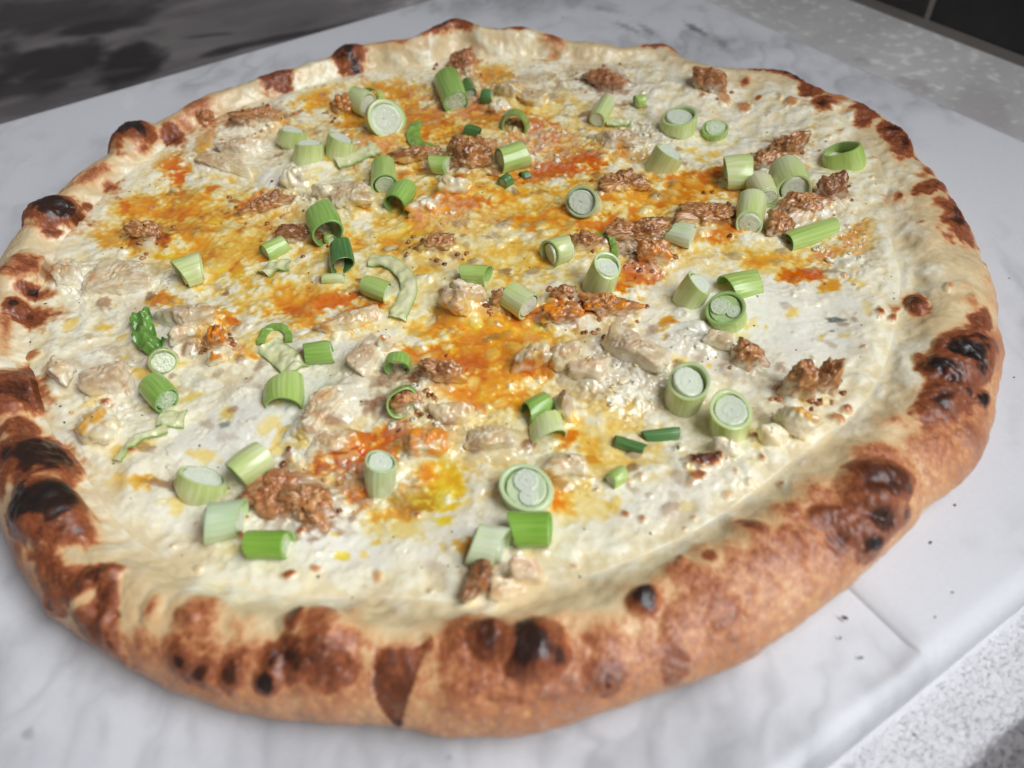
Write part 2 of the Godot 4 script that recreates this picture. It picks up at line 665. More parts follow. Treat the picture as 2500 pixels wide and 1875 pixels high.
# ------------------------------------------------------------------ loose pieces
func chunk(kind: String, x: float, z: float, a: float, b: float, ang: float, high: float, sd: int, label: String, tint := "") -> void:
	var big := maxf(a, b)
	var rows := clampi(int(big * 5.0), 20, 54)
	var cols := clampi(int(big * 8.0), 32, 88)
	var low := noise(maxf(4.0, big * 0.9), 2, 200 + sd)
	var mid := noise(2.6 if kind == "m" else 4.0, 2, 300 + sd)
	var bits := noise(1.7, 1, 400 + sd, FastNoiseLite.TYPE_CELLULAR)
	bits.cellular_return_type = FastNoiseLite.RETURN_DISTANCE
	var grains := noise(0.9, 2, 450 + sd)
	var y := field(x, z)
	var thin := clampf(minf(a, b) / 5.0, 0.35, 1.0)
	var p := PackedVector3Array()
	var k := PackedColorArray()
	var ca_ := cos(deg_to_rad(ang))
	var sa := sin(deg_to_rad(ang))
	if kind == "c":
		high *= 0.72
	var c := high * 0.66
	var curdy := s8(242, 232, 202)
	rng.seed = 6000 + sd
	if kind == "m":
		meat_at.append(Vector3(x, z, maxf(a, b)))
	var planes: Array[Vector3] = []
	var depth: Array[float] = []
	for dir in [Vector3.UP, Vector3.DOWN, Vector3.LEFT, Vector3.RIGHT, Vector3.FORWARD, Vector3.BACK]:
		planes.append((dir + Vector3(rng.randf_range(-0.4, 0.4), rng.randf_range(-0.25, 0.25), rng.randf_range(-0.4, 0.4))).normalized())
		depth.append(rng.randf_range(0.78, 1.0))
	for w in 5:
		planes.append(Vector3(rng.randf_range(-1, 1), rng.randf_range(-0.4, 1), rng.randf_range(-1, 1)).normalized())
		depth.append(rng.randf_range(0.72, 1.0))
	var keen := 11.0 if kind == "c" else 6.0 if kind == "w" else 7.0
	for r in rows + 1:
		var th := PI * r / rows
		for q in cols:
			var ph := TAU * q / cols
			var d := Vector3(sin(th) * cos(ph), cos(th), sin(th) * sin(ph))
			var sum := 0.0
			for w in planes.size():
				var f := maxf(0.0, d.dot(planes[w])) / depth[w]
				sum += pow(f, keen)
			var e := d * pow(sum, -1.0 / keen)
			var s := Vector3(e.x * a, e.y * c, e.z * b)
			var n1 := low.get_noise_3d(s.x * 1.3, s.y * 1.3, s.z * 1.3)
			var n2 := mid.get_noise_3d(s.x, s.y, s.z)
			var g := -bits.get_noise_3d(s.x, s.y, s.z)
			var shade := Color.WHITE
			if kind == "m":
				s *= 1.0 + 0.3 * n1
				s += d * (0.9 * thin * n2 + 0.5 * thin * (g - 0.5) + 0.5 * (grains.get_noise_3d(s.x, s.y, s.z)))
				shade = s8(168, 104, 54).lerp(s8(212, 150, 88), clampf(0.4 + 1.1 * n2 + 0.7 * (g - 0.5) + 0.8 * grains.get_noise_3d(s.x, s.y, s.z), 0.0, 1.0)).lerp(s8(124, 74, 46), clampf(1.5 * n1 - 0.1, 0.0, 0.8))
				var fat := mid.get_noise_3d(s.x * 1.7 + 50.0, s.y * 1.7, s.z * 1.7)
				shade = shade.lerp(s8(232, 196, 150), 0.75 * smoothstep(0.22, 0.4, fat)).lerp(s8(96, 56, 34), 0.45 * smoothstep(0.15, 0.45, -fat) * clampf(d.y + 0.4, 0.0, 1.0))
			elif kind == "c":
				s *= 1.0 + 0.2 * n1
				var fibre := sin(s.x * 4.2 + 7.0 * n1) * 0.2 + 0.16 * sin(s.z * 1.7 + s.x * 0.6 + 9.0 * n2)
				s += d * thin * (0.42 * n2 + 0.75 * fibre)
				shade = s8(230, 202, 154).lerp(s8(208, 172, 124), clampf(0.4 + 1.3 * n1, 0.0, 1.0)).lerp(s8(236, 216, 184), clampf(1.2 * n2 + 1.2 * fibre, 0.0, 0.8))
				shade = shade.lerp(s8(206, 140, 74), 0.55 * smoothstep(0.12, 0.4, n1 - 0.5 * n2))
				shade = shade.lerp(curdy, smoothstep(0.05, 0.4, n2 - 0.55 * d.y + 0.3))
			else:
				s *= 1.0 + 0.3 * n1
				s += d * (0.55 * n2 + 0.35 * (g - 0.5))
				shade = s8(244, 236, 206).lerp(s8(236, 216, 164), clampf(0.3 + 1.5 * n1, 0.0, 1.0))
			if tint == "orange":
				shade = shade.lerp(s8(234, 136, 20), smoothstep(-0.05, 0.3, n2 + 0.3 * d.y))
			elif tint == "edge":
				shade = shade.lerp(s8(226, 136, 24), smoothstep(0.0, 0.35, n1 + 0.2 * n2))
			elif tint == "gold":
				shade = shade.lerp(s8(226, 168, 70), smoothstep(0.55, 0.95, d.y + 0.5 * n2))
			elif tint == "red":
				shade = shade.lerp(s8(174, 102, 68), 0.4)
			elif tint == "dark":
				shade = shade.lerp(s8(104, 56, 32), 0.5)
			elif tint == "grey":
				shade = shade.lerp(s8(198, 174, 142), 0.4)
			elif tint == "pink":
				shade = shade.lerp(s8(222, 184, 148), 0.5)
			var P := Vector3(s.x * ca_ - s.z * sa, s.y, s.x * sa + s.z * ca_)
			p.append(P)
			var here := col[clampi(int((z + P.z + HALF) / CELL), 0, N - 1) * N + clampi(int((x + P.x + HALF) / CELL), 0, N - 1)]
			var coat := smoothstep(0.62, -0.2, d.y + 1.1 * n2) if kind != "m" else 0.85 * smoothstep(0.3, -0.35, d.y + 0.9 * n2)
			if here.g > 0.05:
				shade = shade.lerp(here, clampf(coat + (0.16 if kind == "c" else 0.0), 0.0, 0.9))
			k.append(shade)
	var sh := Shape.new()
	sh.grid(p, k, rows + 1, cols, true, Vector3.ZERO)
	var called: String = {"m": "meat_crumble", "c": "chicken_chunk", "w": "cheese_curd"}[kind]
	var o := put(called, sh.mesh(), mats[{"m": "browned meat", "c": "cooked chicken", "w": "soft curd"}[kind]])
	o.position = Vector3(x, y + high * 0.24 - 0.2, z) * 0.001
	tag(o, label, {"m": "meat crumble", "c": "chicken chunk", "w": "cheese curd"}[kind], {"m": "browned meat crumbles baked onto the pizza", "c": "chicken pieces baked onto the pizza", "w": "soft cheese curds on the pizza"}[kind])

var SKIN := {
	"pale": [s8(206, 224, 134), s8(236, 240, 192), s8(210, 226, 164), s8(230, 238, 212)],
	"white": [s8(206, 224, 164), s8(236, 240, 214), s8(204, 222, 164), s8(222, 230, 208)],
	"mint": [s8(196, 220, 162), s8(222, 236, 204), s8(196, 218, 152), s8(228, 238, 210)],
	"green": [s8(172, 204, 100), s8(204, 224, 140), s8(170, 204, 124), s8(200, 220, 164)],
	"grass": [s8(128, 176, 60), s8(152, 194, 82), s8(150, 190, 90), s8(170, 200, 120)],
	"dark": [s8(140, 182, 80), s8(176, 210, 114), s8(140, 178, 104), s8(150, 184, 120)],
	"deep": [s8(76, 120, 64), s8(108, 152, 88), s8(104, 144, 84), s8(120, 156, 100)],
	"thin": [s8(124, 166, 64), s8(156, 190, 96), s8(170, 200, 120), s8(170, 200, 120)],
	"sheer": [s8(228, 228, 164), s8(238, 236, 196), s8(150, 184, 96), s8(216, 224, 180)],
	"greenish": [s8(128, 168, 66), s8(156, 186, 96), s8(150, 184, 90), s8(160, 190, 100)],
	"leaf": [s8(98, 144, 60), s8(128, 172, 80), s8(90, 140, 50), s8(90, 140, 50)],
}


func round_face(ph: float, wob: Vector3) -> float:
	return 1.0 + wob.x * sin(2.0 * ph + wob.z) + wob.y * sin(3.0 * ph + 2.0 * wob.z)


# a cut length of scallion from face A to end B (mm)
func scallion(style: String, A: Vector3, B: Vector3, r: float, skin: String, sd: int, label: String) -> void:
	rng.seed = 5000 + sd
	var axis := (B - A)
	var L := axis.length()
	axis /= L
	var e1 := axis.cross(Vector3.UP)
	if e1.length() < 0.3:
		e1 = axis.cross(Vector3.RIGHT)
	e1 = e1.normalized()
	var e2 := e1.cross(axis).normalized()       # the side that looks up
	if e2.y < 0.0:
		e2 = -e2
		e1 = -e1
	var mid := (A + B) * 0.5
	var lift := field(mid.x, mid.z) - CHEESE
	var S: Array = SKIN[skin]
	var hollow := style in ["hollow", "hup", "thin"]
	var arch := style == "arch"
	r *= 0.92
	var wall := r * (0.15 if hollow else 0.12 if arch else 0.19)
	if style == "thin":
		wall = r * 0.17
	var wob := Vector3(rng.randf_range(0.02, 0.07), rng.randf_range(0.0, 0.04), rng.randf_range(0, TAU))
	if hollow:
		wob *= Vector3(2.2, 2.0, 1.0)
	var flare := rng.randf_range(-0.1, 0.1) * r
	var flat := rng.randf_range(0.84, 0.97)
	var cut := [Vector2(rng.randf_range(-0.32, 0.32), rng.randf_range(-0.32, 0.32)), Vector2(rng.randf_range(-0.32, 0.32), rng.randf_range(-0.32, 0.32))]
	var ribs := int(clampf(r * 4.5, 12, 30))
	var from := -18.0 if arch else 0.0
	var span := 216.0 if arch else 360.0
	var cols := 64
	var rows := 7
	var root := thing("scallion_piece", (A + B) * 0.5 * 0.001)
	root.position = Vector3(mid.x, mid.y + lift - 0.18 * r - 0.6, mid.z) * 0.001
	tag(root, label, "scallion", "cut scallion pieces scattered over the pizza")
	var sh := Shape.new()
	var place := func(t: float, ph: float, rr: float) -> Vector3:
		var f := round_face(ph, wob) * rr
		var l := (t - 0.5) * L
		var slant: Vector2 = cut[0].lerp(cut[1], t)
		l += (slant.x * cos(ph) + slant.y * sin(ph)) * f * (absf(t - 0.5) * 2.0)
		var bow := 0.035 * r * sin(PI * t * 1.3 + wob.z) + (t - 0.5) * flare
		return axis * l + e1 * (f + bow) * cos(ph) + e2 * (f * flat + bow) * sin(ph)
	var streak := noise(0.5, 2, 900 + sd)
	for side in 2:
		var p := PackedVector3Array()
		var k := PackedColorArray()
		for row in rows:
			var t := row / float(rows - 1)
			for q in cols + (1 if arch else 0):
				var ph := deg_to_rad(from + span * q / cols)
				var rib := sin(ph * ribs)
				var st := streak.get_noise_2d(ph * 2.2, t * 0.25)
				var rr := (r + 0.035 * rib + 0.05 * st - 0.12 * pow(absf(2.0 * t - 1.0), 8.0)) if side == 0 else r - wall
				p.append(place.call(t, ph, rr))
				var cc: Color = S[0].lerp(S[1], clampf(0.2 + 0.55 * t + 0.75 * st + 0.07 * rib, 0.0, 1.0)) if side == 0 else S[2].lerp(S[0], 0.35)
				k.append(cc)
		sh.grid(p, k, rows, cols + (1 if arch else 0), not arch, Vector3.ZERO - (e2 * r * 0.3 if arch else Vector3.ZERO), side == 1)
	for end in 2:
		var p := PackedVector3Array()
		var k := PackedColorArray()
		for row in 4:
			for q in cols + (1 if arch else 0):
				var ph := deg_to_rad(from + span * q / cols)
				var f := row / 3.0
				var pt: Vector3 = place.call(float(end), ph, lerpf(r - 0.12, r - wall, f))
				pt += axis * (0.16 * sin(f * PI)) * (1.0 if end == 1 else -1.0)
				p.append(pt)
				k.append(S[0].lerp(S[2], clampf(f * 2.2, 0.0, 1.0)).lerp(S[3], 0.35 * f))
		sh.grid(p, k, 4, cols + (1 if arch else 0), not arch, Vector3.ZERO)
	if arch:
		for s in [0, cols]:
			var p := PackedVector3Array()
			var k := PackedColorArray()
			for row in rows:
				for q in 2:
					p.append(place.call(row / float(rows - 1), deg_to_rad(from + span * s / cols), r - wall * q))
					k.append(S[2])
			sh.grid(p, k, rows, 2, false, e2 * r)
	put("outer_layer", sh.mesh(), mats["scallion skin"], root)
	if hollow or arch:
		return
	# what fills the skin: an inner leaf sheath round a core, or two cores side by side
	var cores := [[Vector2(rng.randf_range(-0.05, 0.05), rng.randf_range(-0.05, 0.05)) * r, (r - wall) * 0.97]]
	if style == "twindisc":
		cores = [[Vector2.ZERO, (r - wall) * 0.99], [Vector2(-0.34, -0.02) * (r - wall), (r - wall) * 0.62], [Vector2(0.5, 0.1) * (r - wall), (r - wall) * 0.46]]
	for core in cores:
		var off: Vector2 = core[0]
		var cr: float = core[1]
		var cs := Shape.new()
		var p := PackedVector3Array()
		var k := PackedColorArray()
		var proud := rng.randf_range(-0.55, 0.05)
		var bed: bool = style == "twindisc" and core == cores[0]
		if style == "twindisc":
			proud = -0.5 if bed else 0.05
		var ring := rng.randf_range(0.52, 0.72)
		var ecc := Vector2(rng.randf_range(-0.09, 0.09), rng.randf_range(-0.09, 0.09)) * cr
		var prof := [[0.03, 0.0], [0.2, 0.02], [0.4, 0.04], [ring - 0.12, 0.05], [ring - 0.04, 0.0], [ring, -0.02], [ring + 0.05, -0.01], [ring + 0.14, 0.04], [0.9, 0.03], [0.97, -0.1], [1.0, -0.6]]
		for row in prof.size() * 2:
			var near := row < prof.size()
			var e: Array = prof[row if near else prof.size() * 2 - 1 - row]
			for q in 44:
				var ph := TAU * q / 44
				var st := streak.get_noise_2d(ph * 2.0 + 3.0, e[0] * 1.3)
				var rr: float = e[0] * cr * round_face(ph, wob * (0.8 + 2.2 * (1.0 - e[0]))) * (1.0 + 0.12 * st * (1.2 - e[0]))
				var l: float = L * 0.5 + e[1] + proud * (1.0 - e[0] * 0.3) + 0.12 * st
				var sh_off: Vector2 = off + ecc * (1.0 - e[0])
				p.append(axis * (-l if near else l) + e1 * (sh_off.x + rr * cos(ph)) + e2 * (sh_off.y + rr * flat * sin(ph)))
				var groove := 1.0 - smoothstep(0.0, 0.07, absf(e[0] - ring))
				var tint: Color = S[3].lerp(s8(238, 242, 224), clampf(0.42 + 0.5 * (ring - e[0]) + 0.9 * st, 0.0, 0.9))
				tint = tint.lerp(S[0], (0.0 if style == "twindisc" else 0.34) * groove).lerp(S[0], 0.4 * smoothstep(0.88, 1.0, e[0]))
				k.append(tint.lerp(S[0], 0.55) if bed else tint)
		cs.grid(p, k, prof.size() * 2, 44, true, Vector3.ZERO)
		put("core", cs.mesh(), mats["scallion core"], root)


# a peeled layer lying as a ribbon along a path of points (mm on the plan)
func scallion_strip(pts: Array[Vector2], width: float, skin: String, sd: int, label: String) -> void:
	rng.seed = 7000 + sd
	var curve := Curve3D.new()
	for q in pts.size():
		var tan_ := (pts[mini(q + 1, pts.size() - 1)] - pts[maxi(q - 1, 0)]) * 0.2
		curve.add_point(Vector3(pts[q].x, 0, pts[q].y), -Vector3(tan_.x, 0, tan_.y), Vector3(tan_.x, 0, tan_.y))
	var L := curve.get_baked_length()
	var S: Array = SKIN[skin]
	var rows := 30
	var cols := 13
	var mid := Vector3.ZERO
	for q in pts:
		mid += Vector3(q.x, 0, q.y) / pts.size()
	var base := field(mid.x, mid.z)
	var wavy := noise(5.0, 2, 800 + sd)
	var crumpled := 3.0 if skin == "leaf" else 0.8
	var top := PackedVector3Array()
	var low := PackedVector3Array()
	var k := PackedColorArray()
	for r in rows + 1:
		var at := curve.sample_baked(L * r / rows)
		var ah := curve.sample_baked(minf(L * r / rows + 0.4, L)) - curve.sample_baked(maxf(L * r / rows - 0.4, 0.0))
		var side := ah.normalized().cross(Vector3.UP)
		for q in cols:
			var s := q / float(cols - 1) * 2.0 - 1.0
			var P := at + side * (s * width * 0.5)
			var wv := wavy.get_noise_2d(P.x, P.z)
			var y := maxf(field(P.x, P.z), base - 0.5) + 0.75 + width * 0.13 * (1.0 - s * s) + crumpled * (wv + 0.3)
			P.y = y
			top.append(P - mid)
			low.append(P - mid - Vector3(0, 0.55, 0))
			k.append(S[0].lerp(S[1], clampf(0.5 + 0.35 * sin(s * 18.0) + 0.8 * wv, 0.0, 1.0)).lerp(S[2], smoothstep(0.7, 1.0, absf(s)) * 0.7))
	var sh := Shape.new()
	sh.grid(top, k, rows + 1, cols, false, Vector3(0, -500, 0))
	sh.grid(low, k, rows + 1, cols, false, Vector3(0, 500, 0))
	var rim_p := PackedVector3Array()
	var rim_k := PackedColorArray()
	var loop: Array[int] = []
	for q in cols:
		loop.append(q)
	for r in range(1, rows + 1):
		loop.append(r * cols + cols - 1)
	for q in range(cols - 2, -1, -1):
		loop.append(rows * cols + q)
	for r in range(rows - 1, 0, -1):
		loop.append(r * cols)
	for lay in 2:
		for q in loop:
			rim_p.append(top[q] if lay == 0 else low[q])
			rim_k.append(S[2])
	sh.grid(rim_p, rim_k, 2, loop.size(), true, Vector3(0, base, 0))
	var o := put("scallion_strip", sh.mesh(), mats["scallion skin"])
	o.position = Vector3(mid.x, 0, mid.z) * 0.001
	tag(o, label, "scallion", "cut scallion pieces scattered over the pizza")


# many tiny flakes joined into one mesh: nobody could count them
func flakes(called: String, count: int, sd: int, sizes: Vector2, flat: float, colors: Array[Color], mat: String, parent: Node, where: Callable) -> void:
	rng.seed = sd
	var sh := Shape.new()
	for q in count:
		var at := Vector2(1000, 0)
		for attempt in 60:
			at = Vector2(rng.randf_range(-140, 140), rng.randf_range(-140, 140))
			if called == "meat_crumbs":
				var near: Vector3 = meat_at[rng.randi() % meat_at.size()]
				at = Vector2(near.x, near.y) + Vector2.from_angle(rng.randf_range(0, TAU)) * (near.z * rng.randf_range(0.5, 1.6) + 1.0)
			if at.length() < 138.0 and where.call(at):
				break
			at = Vector2(1000, 0)
		if at.x > 500.0:
			continue
		var y := field(at.x, at.y)
		var s := rng.randf_range(sizes.x, sizes.y)
		var long := rng.randf_range(0.6, 1.8) if flat < 0.5 else rng.randf_range(0.8, 1.25)
		var turn := Basis.from_euler(Vector3(rng.randf_range(-0.35, 0.35), rng.randf_range(0, TAU), rng.randf_range(-0.35, 0.35)))
		var c := colors[rng.randi() % colors.size()]
		var p := PackedVector3Array()
		var k := PackedColorArray()
		for r in 5:
			for w in 7:
				var th := PI * r / 4.0
				var ph := TAU * w / 7.0
				var d := Vector3(sin(th) * cos(ph) * long, cos(th) * flat, sin(th) * sin(ph)) * s * rng.randf_range(0.62, 1.25)
				p.append(Vector3(at.x, y + 0.15 * s * flat, at.y) + turn * d)
				k.append(c)
		sh.grid(p, k, 5, 7, true, Vector3(at.x, y, at.y))
	tag(put(called, sh.mesh(), mats[mat], parent), "", "", "", "stuff")


# ------------------------------------------------------------------ board, towel, counter, wall
# board frame: P0 the far corner, E1 along the far left edge, E2 along the far right edge (unit, plan)
const P0 := Vector2(62.97, -290.25)
const E1 := Vector2(-0.84605, 0.5331)
const E2 := Vector2(0.5331, 0.84605)
const LONG := 512.0
const WIDE := 378.2


func on_board(a: float, b: float, y: float) -> Vector3:
	var p := P0 + E1 * a + E2 * b
	return Vector3(p.x, y, p.y)


# coordinates and drops across a slab with rounded edges
func across(total: float, round_: float, thick: float, inner: Array) -> Array:
	var out := [[0.0, thick], [0.0, lerpf(thick, round_, 0.5)], [0.0, round_]]
	for q in range(1, 7):
		var f := q / 6.0 * PI / 2
		out.append([round_ * (1.0 - cos(f)), round_ * (1.0 - sin(f))])
	for x in inner:
		out.append([x, 0.0])
	for q in range(6, -1, -1):
		var f := q / 6.0 * PI / 2
		out.append([total - round_ * (1.0 - cos(f)), round_ * (1.0 - sin(f))])
	out.append([total, lerpf(thick, round_, 0.5)])
	out.append([total, thick])
	return out


func marble_image() -> Image:
	var side := 1024
	var im := Image.create(side, side, false, Image.FORMAT_RGB8)
	var broad := noise(110.0, 3, 41)
	var vein := noise(60.0, 4, 42)
	var smoke := noise(26.0, 3, 43)
	var tiny := noise(1.6, 2, 44)
	for j in side:
		for i in side:
			var x := i * 0.5
			var z := j * 0.5
			var w := smoke.get_noise_2d(x, z)
			var b := broad.get_noise_2d(x * 0.6 + z * 0.5, z * 0.7 - x * 0.3)
			var v := vein.get_noise_2d((x + z) * 0.55 + 9.0 * w, (z - x) * 1.3 + 9.0 * w)
			var dark := 0.16 * smoothstep(0.05, 0.5, b + 0.25 * w) + 0.2 * pow(1.0 - minf(absf(v) * 3.2, 1.0), 1.6) * smoothstep(-0.1, 0.4, b + 0.1)
			dark += 0.08 * smoothstep(0.2, 0.55, w) * smoothstep(-0.2, 0.3, b)
			var g := 0.862 - 0.9 * dark * 0.5 + 0.012 * tiny.get_noise_2d(x, z)
			im.set_pixel(i, j, Color(g * 0.992, g * 0.992, g * 1.006))
	return im


func mark_or_reflection(im: Image, u: float, v: float, ra: float, rb: float, ang: float, c: Color, alpha: float, n: FastNoiseLite, soft := 0.1) -> void:
	var reach := maxf(ra, rb) * 1.3
	for j in range(maxi(0, int(v - reach)), mini(im.get_height() - 1, int(v + reach)) + 1):
		for i in range(maxi(0, int(u - reach)), mini(im.get_width() - 1, int(u + reach)) + 1):
			var dx := (i - u) * cos(ang) + (j - v) * sin(ang)
			var dz := -(i - u) * sin(ang) + (j - v) * cos(ang)
			var d := sqrt(dx * dx / ra / ra + dz * dz / rb / rb) + 0.5 * n.get_noise_2d(i, j)
			if d < 1.0:
				im.set_pixel(i, j, im.get_pixel(i, j).lerp(c, alpha * smoothstep(1.0, soft, d)))


func build_board() -> void:
	var ins_a := []
	var x := 6.0
	while x < LONG - 6.0:
		ins_a.append(x)
		x += 0.7 if x > STEP_A - 4.0 and x < STEP_A + 30.0 else 5.0
	var ins_b := []
	x = 6.0
	while x < WIDE - 6.0:
		ins_b.append(x)
		x += 1.0 if x > WIDE - 26.0 else 5.0
	var us := across(LONG, 5.0, 18.0, ins_a)
	var vs := across(WIDE, 5.0, 18.0, ins_b)
	var p := PackedVector3Array()
	var sh := Shape.new()
	for u in us:
		for v in vs:
			var a: float = u[0]
			var b: float = v[0]
			var y := -maxf(u[1], v[1])
			var s := a - STEP_A
			if y > -0.01 and s > 0.0 and s < 26.0:      # a shallow finger groove with one sharp side
				var along := smoothstep(STEP_B, STEP_B - 6.0, b + 0.3 * maxf(0.0, 6.0 - s)) * smoothstep(STEP_B - 130.0, STEP_B - 60.0, b)
				y -= 1.5 * smoothstep(0.0, 0.9, s) * pow(1.0 - s / 26.0, 1.4) * along
			p.append(on_board(a, b, y))
			sh.uv.append(Vector2(a, b) / 512.0)
	sh.grid(p, PackedColorArray(), us.size(), vs.size(), false, on_board(LONG / 2, WIDE / 2, -60.0))
	# the underside
	var q := PackedVector3Array()
	for a in [0.0, LONG]:
		for b in [0.0, WIDE]:
			q.append(on_board(a, b, -18.0))
			sh.uv.append(Vector2(a, b) / 512.0)
	sh.grid(q, PackedColorArray(), 2, 2, false, on_board(LONG / 2, WIDE / 2, 0.0))
	sh.c = PackedColorArray()
	var im := marble_image()
	var n := noise(9.0, 3, 45)
	mark_or_reflection(im, 110, 190, 27.5, 6.7, 1.58, Color(0.45, 0.45, 0.45), 0.42, n)
	mark_or_reflection(im, 100, 144, 34.6, 8.5, 2.02, Color(0.5, 0.49, 0.5), 0.3, n)
	mark_or_reflection(im, 62, 233, 23.5, 6.4, -1.68, Color(0.34, 0.34, 0.34), 0.55, n)
	mark_or_reflection(im, 64, 271, 16.8, 7.9, -2.01, Color(0.45, 0.45, 0.45), 0.45, n)
	mark_or_reflection(im, 99, 208, 21.2, 7.7, -1.77, Color(0.42, 0.42, 0.42), 0.45, n)
	mark_or_reflection(im, 550, 37, 29, 9.4, 1.39, Color(0.95, 0.94, 0.95), 0.28, n)
	mark_or_reflection(im, 587, 97, 19.1, 12, 1.84, Color(0.62, 0.61, 0.62), 0.19, n)
	mark_or_reflection(im, 624, 151, 18.2, 12.4, -2.97, Color(0.62, 0.61, 0.62), 0.19, n)
	mark_or_reflection(im, 629, 52, 18.4, 9.7, 2.25, Color(0.68, 0.67, 0.68), 0.17, n)
	mark_or_reflection(im, 713, 495, 8.1, 4.2, 1.52, Color(0.6, 0.59, 0.6), 0.17, n)
	mark_or_reflection(im, 693, 556, 21.3, 7.5, 1.28, Color(0.62, 0.61, 0.62), 0.17, n)
	mark_or_reflection(im, 704, 521, 10.3, 6.6, 2.05, Color(0.6, 0.59, 0.6), 0.17, n)
	mark_or_reflection(im, 717, 575, 5, 3.4, 1.81, Color(0.5, 0.49, 0.5), 0.4, n)
	mark_or_reflection(im, 660, 613, 14, 3.7, 1.31, Color(0.6, 0.59, 0.6), 0.19, n)
	mark_or_reflection(im, 690, 589, 12.5, 3.9, 1.23, Color(0.66, 0.65, 0.66), 0.17, n)
	mark_or_reflection(im, 577, 676, 1.9, 1.4, 2.48, Color(0.5, 0.49, 0.5), 0.5, n)
	mark_or_reflection(im, 463, 713, 6.7, 4.1, 2.25, Color(0.62, 0.61, 0.62), 0.11, n)
	mark_or_reflection(im, 424, 742, 7.6, 5.2, 0.44, Color(0.64, 0.63, 0.64), 0.11, n)
	mark_or_reflection(im, 333, 726, 9.6, 6.2, 2.86, Color(0.66, 0.65, 0.66), 0.09, n)
	mark_or_reflection(im, 462, 740, 9.9, 6.9, 0.55, Color(0.68, 0.67, 0.68), 0.08, n)
	mark_or_reflection(im, 28, 353, 22, 10.4, 1.56, Color(0.7, 0.69, 0.7), 0.19, n)
	mark_or_reflection(im, 19, 481, 15.1, 9.1, 1.49, Color(0.68, 0.67, 0.68), 0.17, n)
	mark_or_reflection(im, 247, 690, 34.9, 5.9, 0.59, Color(0.68, 0.67, 0.68), 0.14, n)
	var m := StandardMaterial3D.new()
	m.resource_name = "honed marble"
	m.albedo_texture = ImageTexture.create_from_image(im)
	m.roughness = 0.36
	m.metallic_specular = 0.45
	var o := put("marble_board", sh.mesh(), m)
	tag(o, "white marble pastry board with grey veins under the pizza", "board")


func build_towel() -> void:
	var rows := 250
	var cols := 270
	var p := PackedVector3Array()
	var k := PackedColorArray()
	var loops := noise(0.8, 1, 51, FastNoiseLite.TYPE_CELLULAR)
	loops.cellular_return_type = FastNoiseLite.RETURN_DISTANCE
	var soft := noise(0.8, 2, 52)
	var wave := noise(30.0, 2, 53)
	for r in rows:
		for q in cols:
			var b := WIDE - 1.5 + r * 0.5
			var a := 60.0 + q * 1.0 if q < 60 else 120.0 + (q - 60) * 0.87
			var g := -loops.get_noise_2d(a * 1.0 + 0.7 * soft.get_noise_2d(a * 0.3, b * 0.3), b * 1.35)
			var f := soft.get_noise_2d(a, b)
			var edge := smoothstep(0.0, 5.0, r)
			var y := -15.0 + 0.9 * wave.get_noise_2d(a, b) + edge * (0.2 * g + 0.2 * f)
			if r == 0 or r == rows - 1 or q == 0 or q == cols - 1:
				y = -18.0
			p.append(on_board(a, b, y))
			var stripe := smoothstep(-1.2, 1.2, b - STRIPE + 1.6 * f)
			k.append(s8(222, 221, 222).lerp(s8(140, 135, 136), stripe) * (0.97 + 0.05 * g))
	for q in k.size():
		k[q].a = 1.0
	var sh := Shape.new()
	sh.grid(p, k, rows, cols, false, on_board(180.0, WIDE + 60.0, -300.0))
	var m := vmat("terry cloth", 0.95, 0.2)
	m.rim_enabled = true
	m.rim = 0.5
	var o := put("towel", sh.mesh(), m)
	tag(o, "white terry towel with a grey stripe beside the marble board", "towel")
	# the fibres of the pile
	rng.seed = 77
	var tuft := Shape.new()
	for w in 3:
		var c := PackedVector3Array()
		for e in 4:
			var t := e / 3.0
			var lean := Vector3(cos(w * 2.1), 0, sin(w * 2.1)) * (0.3 * t * t + 0.08)
			for s in [-1.0, 1.0]:
				c.append(lean + Vector3(-sin(w * 2.1), 0, cos(w * 2.1)) * (s * 0.12 * (1.0 - 0.6 * t)) + Vector3(0, 0.7 * t, 0))
		tuft.grid(c, PackedColorArray(), 4, 2, false, Vector3(0, -9, 0))
	var mm := MultiMesh.new()
	mm.transform_format = MultiMesh.TRANSFORM_3D
	mm.use_colors = true
	mm.mesh = tuft.mesh()
	var count := 80000
	mm.instance_count = count
	for q in count:
		var a := rng.randf_range(62.0, 300.0) if q % 2 == 0 else rng.randf_range(118.0, 240.0)
		var b := WIDE + (rng.randf_range(1.0, 122.0) if q % 2 == 0 else rng.randf_range(1.0, 60.0))
		var y := -14.8 + 0.9 * wave.get_noise_2d(a, b) + 0.2 * -loops.get_noise_2d(a + 0.7 * soft.get_noise_2d(a * 0.3, b * 0.3), b * 1.35)
		var stripe := smoothstep(-1.2, 1.2, b - STRIPE + rng.randf_range(-1.0, 1.0))
		mm.set_instance_transform(q, Transform3D(Basis.from_euler(Vector3(rng.randf_range(-0.6, 0.6), rng.randf_range(0, TAU), rng.randf_range(-0.6, 0.6))).scaled(Vector3(0.8, 0.45, 0.8) * rng.randf_range(0.7, 1.0)), on_board(a, b, y - 0.3) * 0.001))
		mm.set_instance_color(q, s8(226, 225, 226).lerp(s8(142, 137, 138), stripe))
	var mi := MultiMeshInstance3D.new()
	mi.multimesh = mm
	var pile := vmat("terry pile", 1.0, 0.1)
	pile.backlight_enabled = true
	pile.backlight = Color(0.9, 0.9, 0.9)
	mi.material_override = pile
	mi.name = "pile_fibres"
	o.add_child(mi, true)
	tag(mi, "", "", "", "stuff")


